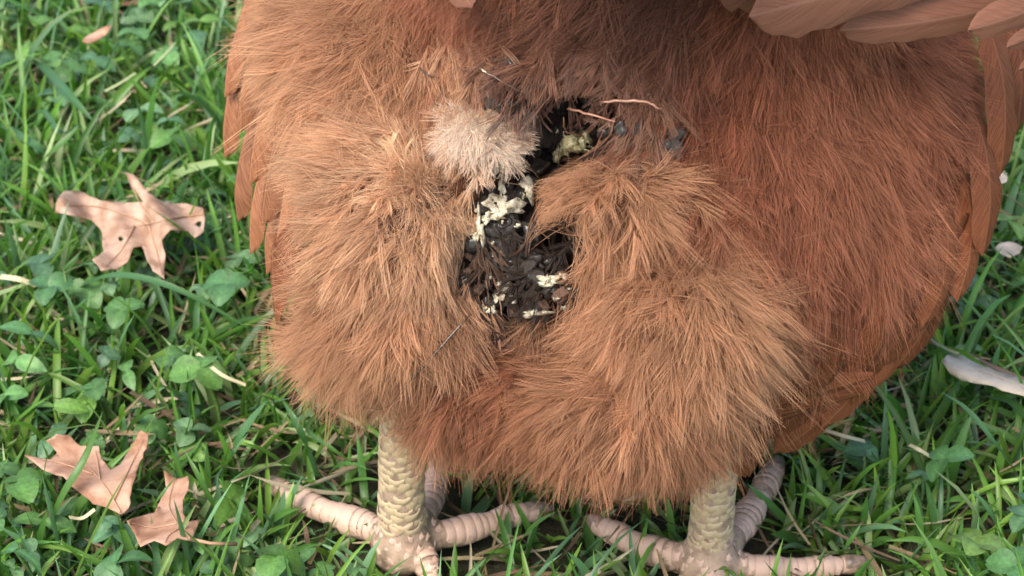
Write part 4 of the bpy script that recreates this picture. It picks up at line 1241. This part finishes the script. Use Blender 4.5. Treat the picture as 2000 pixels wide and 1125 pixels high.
o = flat_leaf('oak_leaf', [(243, 335), (261, 341), (288, 373), (320, 395), (352, 397), (397, 406), (400, 427), (397, 453), (381, 464), (368, 451), (333, 448), (315, 470), (322, 496), (321, 544), (299, 528), (277, 480), (261, 483), (248, 512),
                           (229, 525), (197, 528), (179, 507), (203, 490), (200, 470), (197, 448), (179, 429), (144, 421), (107, 416), (109, 397), (125, 373), (155, 373), (197, 392), (240, 395), (280, 395), (256, 363)], 0.030, M_OAK,
              [(236, 468, 6), (388, 437, 6)], [[(395, 418), (345, 425), (290, 437), (235, 447)], [(300, 435), (275, 400), (248, 345)], [(290, 437), (200, 405), (115, 400)], [(290, 440), (305, 490), (316, 535)], [(262, 442), (235, 490), (205, 520)]], 5)
tag(o, 'large tan dried oak leaf with small holes lying left of the hen on the clover', 'oak leaf', 'dried oak leaves on the grass')
o = flat_leaf('oak_leaf', [(48, 889), (100, 897), (113, 884), (90, 861), (110, 849), (136, 851), (156, 871), (193, 871), (198, 896), (216, 917), (236, 906), (251, 881), (274, 841), (289, 849), (286, 876), (266, 922), (256, 962), (251, 992), (234, 1004),
                           (211, 992), (181, 984), (156, 962), (136, 947), (123, 929), (85, 917)], 0.028, M_OAK2, [], [[(235, 1000), (205, 950), (165, 905), (115, 865)], [(222, 975), (250, 920), (280, 855)], [(180, 925), (120, 905), (60, 893)], [(195, 935), (190, 900), (185, 878)]], 8)
tag(o, 'orange tan dried oak leaf with pointed lobes half hidden by a grass blade', 'oak leaf', 'dried oak leaves on the grass')
o = flat_leaf('oak_leaf', [(321, 919), (345, 935), (367, 929), (367, 957), (357, 977), (357, 1002), (369, 1019), (392, 1014), (382, 1037), (374, 1055), (347, 1050), (324, 1065), (301, 1055), (274, 1067), (264, 1042), (249, 1017), (271, 1009), (301, 1002), (316, 972), (326, 957)],
              0.027, M_OAK2, [], [[(372, 1052), (345, 1020), (330, 985), (340, 935)], [(345, 1022), (300, 1030), (258, 1022)], [(350, 1030), (330, 1045), (322, 1060)]], 12)
tag(o, 'small dried oak leaf tip nearest the yellow hen foot', 'oak leaf', 'dried oak leaves on the grass')
stalk = mesh_obj('stalk', tube_mesh('stalk', [G(372, 1053, .027), G(410, 1061, .026), (G(462, 1063, .022))], [.0006, .0005, .0006], M_VEIN, 6), o)
o = flat_leaf('cream_leaf', [(1840, 705), (1850, 692), (1880, 695), (1920, 712), (1960, 725), (2000, 742), (2050, 765), (2040, 785), (1970, 766), (1930, 752), (1880, 745), (1855, 730)], 0.032, M_CREAM, [], [[(2040, 772), (1940, 732), (1860, 712)]], 15, wav=0.002,
              zfun=lambda u, v: -0.003 * ((v - (700 + (u - 1840) * .33)) / 22 - .5) ** 2, veinmat=M_CREAM, vw=2)
tag(o, 'long cream white dry leaf lying in the grass by the right edge', 'leaf')
o = flat_leaf('white_petal', [(1943, 484), (1952, 475), (1975, 473), (1997, 482), (1990, 494), (1972, 502), (1955, 495)], 0.027, M_CREAM, [], [], 18, wav=0.0015, cell=6)
tag(o, 'small white petal on the grass close beside the right flank', 'petal')
o = flat_leaf('white_petal', [(1950, 338), (1958, 331), (1967, 340), (1966, 354), (1955, 358), (1948, 349)], 0.026, M_CREAM, [], [], 19, wav=0.001, cell=5)
tag(o, 'tiny pale petal touching the feathers high on the right', 'petal')
M_BRN = leaf_mat('brown_leaf', (0.10, 0.055, 0.035), (0.20, 0.11, 0.075), (0.30, 0.18, 0.12))
o = flat_leaf('brown_leaf', [(175, -6), (200, -12), (285, -14), (300, 0), (280, 6), (250, 10), (215, 6)], 0.02, M_BRN, [], [], 21)
tag(o, 'dark brown dead leaf deep in the grass at the top of the lawn', 'leaf')
o = flat_leaf('orange_leaf', [(160, 80), (178, 66), (195, 58), (217, 50), (208, 66), (190, 78), (172, 84)], 0.03, M_OAK2, [], [], 22, cell=6)
tag(o, 'small orange dry leaf scrap folded among far grass blades', 'leaf')

def ribbon_obj(name, pts, wpx, col, mat, label, cat, group=None, fold=0.35, taper=True):
    """one blade as a folded ribbon; PTS (u, v, z) root to tip"""
    Q = catmull([G(*q) for q in pts], 12)
    t = unit(np.gradient(Q, axis=0))
    up = np.array([0, -0.35, 0.94])
    s_ = unit(np.cross(t, up)); n_ = np.cross(s_, t)
    d = float(np.mean((Q - CAM) @ FW))
    s = np.linspace(0, 1, 12)
    hw = 0.5 * wpx * d / FPX * (np.clip((0.7 + 0.6 * s) * (1 - s ** 3), 0.04, 1) if taper else np.ones(12))
    V = np.stack([Q - s_ * hw[:, None], Q - n_ * (hw * fold)[:, None], Q + s_ * hw[:, None]], 1).reshape(-1, 3)
    low = V - np.repeat(n_, 3, 0) * 0.00015
    F = []
    for i in range(11):
        for j in range(2):
            a = i * 3 + j
            F.append((a, a + 1, a + 4, a + 3))
    F = np.array(F)
    c = np.tile(np.array(col), (len(V), 1))
    c[1::3] *= 1.15
    o = mesh_obj(name, np_mesh(name, V, F, mat, col=c))
    return tag(o, label, cat, group)

GB = (0.075, 0.17, 0.035); GB2 = (0.07, 0.17, 0.06); GY = (0.12, 0.21, 0.045)
ST = (0.50, 0.44, 0.27)
for pts, wpx, c, lab in [
    ([(150, 560, .02), (215, 537, .034), (290, 545, .037), (380, 580, .033), (500, 650, .02)], 17, GB2, 'pale green blade arching over the bottom of the large oak leaf'),
    ([(75, 1075, .006), (120, 970, .03), (165, 895, .040), (200, 805, .046)], 19, GB, 'broad blade crossing the orange tan oak leaf from below'),
    ([(430, 930, .01), (460, 865, .03), (490, 820, .038), (522, 782, .044)], 20, GB2, 'upright rounded blade above the left toe tip'),
    ([(620, 930, .008), (600, 870, .028), (575, 820, .038), (552, 782, .040)], 17, GB2, 'blade leaning left just behind the left toe'),
    ([(470, 1060, .006), (415, 980, .024), (385, 925, .034), (360, 880, .038)], 13, GB, 'narrow blade right of the small oak leaf tip'),
    ([(1990, 930, .010), (1940, 860, .030), (1890, 800, .038), (1838, 765, .042)], 13, GB2, 'long blade pointing up left below the cream leaf'),
    ([(1970, 1080, .008), (1945, 1020, .028), (1920, 980, .036), (1893, 955, .040)], 14, GB2, 'blade with pale edge at the lower right corner'),
    ([(1600, 1090, .006), (1640, 1075, .025), (1665, 1050, .032), (1682, 1022, .036)], 12, GB, 'short blade standing before the right outer toe'),
    ([(335, 980, .012), (300, 990, .03), (320, 960, .038), (345, 930, .040)], 8, GB, 'thin blade lying on the small oak leaf tip'),
    ([(30, 260, .012), (80, 215, .03), (120, 260, .036), (165, 235, .02)], 14, GB2, 'kinked blade high on the left lawn'),
    ([(55, 105, .01), (95, 140, .03), (135, 185, .036), (185, 240, .030)], 22, GB2, 'wide bluish blade above the large oak leaf'),
    ([(0, 240, .02), (40, 265, .03), (80, 290, .03), (120, 330, .015)], 20, GB2, 'broad blade entering from the left edge of the lawn'),
    ([(50, 345, .014), (90, 305, .032), (125, 275, .038), (155, 245, .042)], 17, GB, 'straight blade just above the lobe of the large oak leaf'),
    ([(1790, 640, .02), (1830, 670, .030), (1870, 690, .032), (1925, 705, .026)], 9, (0.33, 0.34, 0.18), 'dull straw green blade touching the cream leaf tip'),
    ([(640, 790, .012), (600, 835, .03), (640, 870, .036), (690, 905, .030)], 12, GB, 'bent blade between the belly fluff and the left toe'),
    ([(990, 1090, .008), (1020, 1050, .026), (1050, 1020, .034), (1085, 1000, .038)], 13, GB, 'blade between the two feet leaning right')]:
    ribbon_obj('grass_blade', pts, wpx, c, M_GRASS, lab, 'grass blade', 'single grass blades that stand out')
for pts, wpx, lab in [
    ([(205, 178, .036), (238, 160, .037), (265, 142, .037)], 6, 'pale dry stem lying at an angle on the upper left grass'),
    ([(300, 128, .037), (322, 106, .038), (342, 83, .038)], 5, 'pale dry stem pointing up right near the wing'),
    ([(1612, 840, .030), (1650, 852, .030), (1690, 862, .026)], 9, 'cream dry stem poking out under the right flank'),
    ([(1775, 868, .026), (1795, 878, .027), (1818, 892, .024)], 9, 'short yellowish straw piece right of the middle toe'),
    ([(385, 690, .034), (430, 730, .034), (480, 752, .030)], 8, 'white straw bent in the grass left of the belly fluff'),
    ([(0, 540, .026), (35, 545, .027), (70, 556, .024)], 13, 'flat cream straw at the left edge below the large oak leaf'),
    ([(135, 1010, .026), (160, 1012, .024), (185, 995, .026)], 8, 'curled pale strip under the orange tan oak leaf'),
    ([(1890, 690, .026), (1945, 718, .029), (2010, 745, .026)], 10, 'brown twig lying along the cream leaf')]:
    col = (0.16, 0.11, 0.08) if 'twig' in lab else ((0.30, 0.34, 0.17) if lab.startswith('pale dry') else ST)
    ribbon_obj('dry_stem', pts, wpx, col, M_STRAW, lab, 'dry stem', 'dry stems scattered on the grass', 0.2, False)

for (u, v, z, size, kind, c, lab) in [
    (30, 1075, .028, .0125, 2, GB2, 'pair of pale broad leaves in the bottom left corner'), (35, 940, .030, .0120, 3, GB, 'clover with a bright leaf beside the orange tan oak leaf'),
    (588, 748, .032, .0085, 3, GB2, 'small pale clover beside the lower left fluff'), (392, 718, .034, .0120, 3, GB, 'yellow green clover between the oak leaves'),
    (335, 262, .032, .0115, 3, GB, 'bright clover near the wing above the large oak leaf'), (225, 1100, .026, .0120, 3, GB2, 'dark broad clover under the small oak leaf tip'),
    (545, 1085, .028, .0115, 3, GB, 'clover below the left toe tip'), (1418, 1112, .034, .0070, 2, GY, 'small green leaf against the right foot'),
    (1845, 895, .030, .0095, 3, GB2, 'greyish clover on the right lawn'), (1905, 1060, .028, .0105, 3, GY, 'yellow green leaves in the lower right lawn'),
    (1985, 1105, .028, .0110, 3, GB2, 'bluish clover in the bottom right corner'), (440, 555, .032, .0110, 3, GB2, 'clover just left of the wing tip'),
    (95, 560, .030, .0115, 3, GB2, 'grey green clover under the large oak leaf'), (60, 650, .032, .0125, 2, GB2, 'broad leaves at the left edge between oak leaves'),
    (1975, 290, .030, .0100, 3, GY, 'yellow green clover beside the right flank high up'), (1970, 430, .028, .0100, 3, GY, 'clover above the white petal')]:
    top = G(u, v, z)
    b = np.array([top[0] + .004, top[1] + .006, 0.0])
    V, F, C = clover_geo(b, top, size * 0.85, rng.uniform(0, 6.3), rng.uniform(0, 6.3), .25, np.array(c), kind)
    o = mesh_obj('clover_plant', np_mesh('clover_plant', V, F, M_CLOVER, col=C))
    tag(o, lab, 'clover', 'single clover plants that stand out')
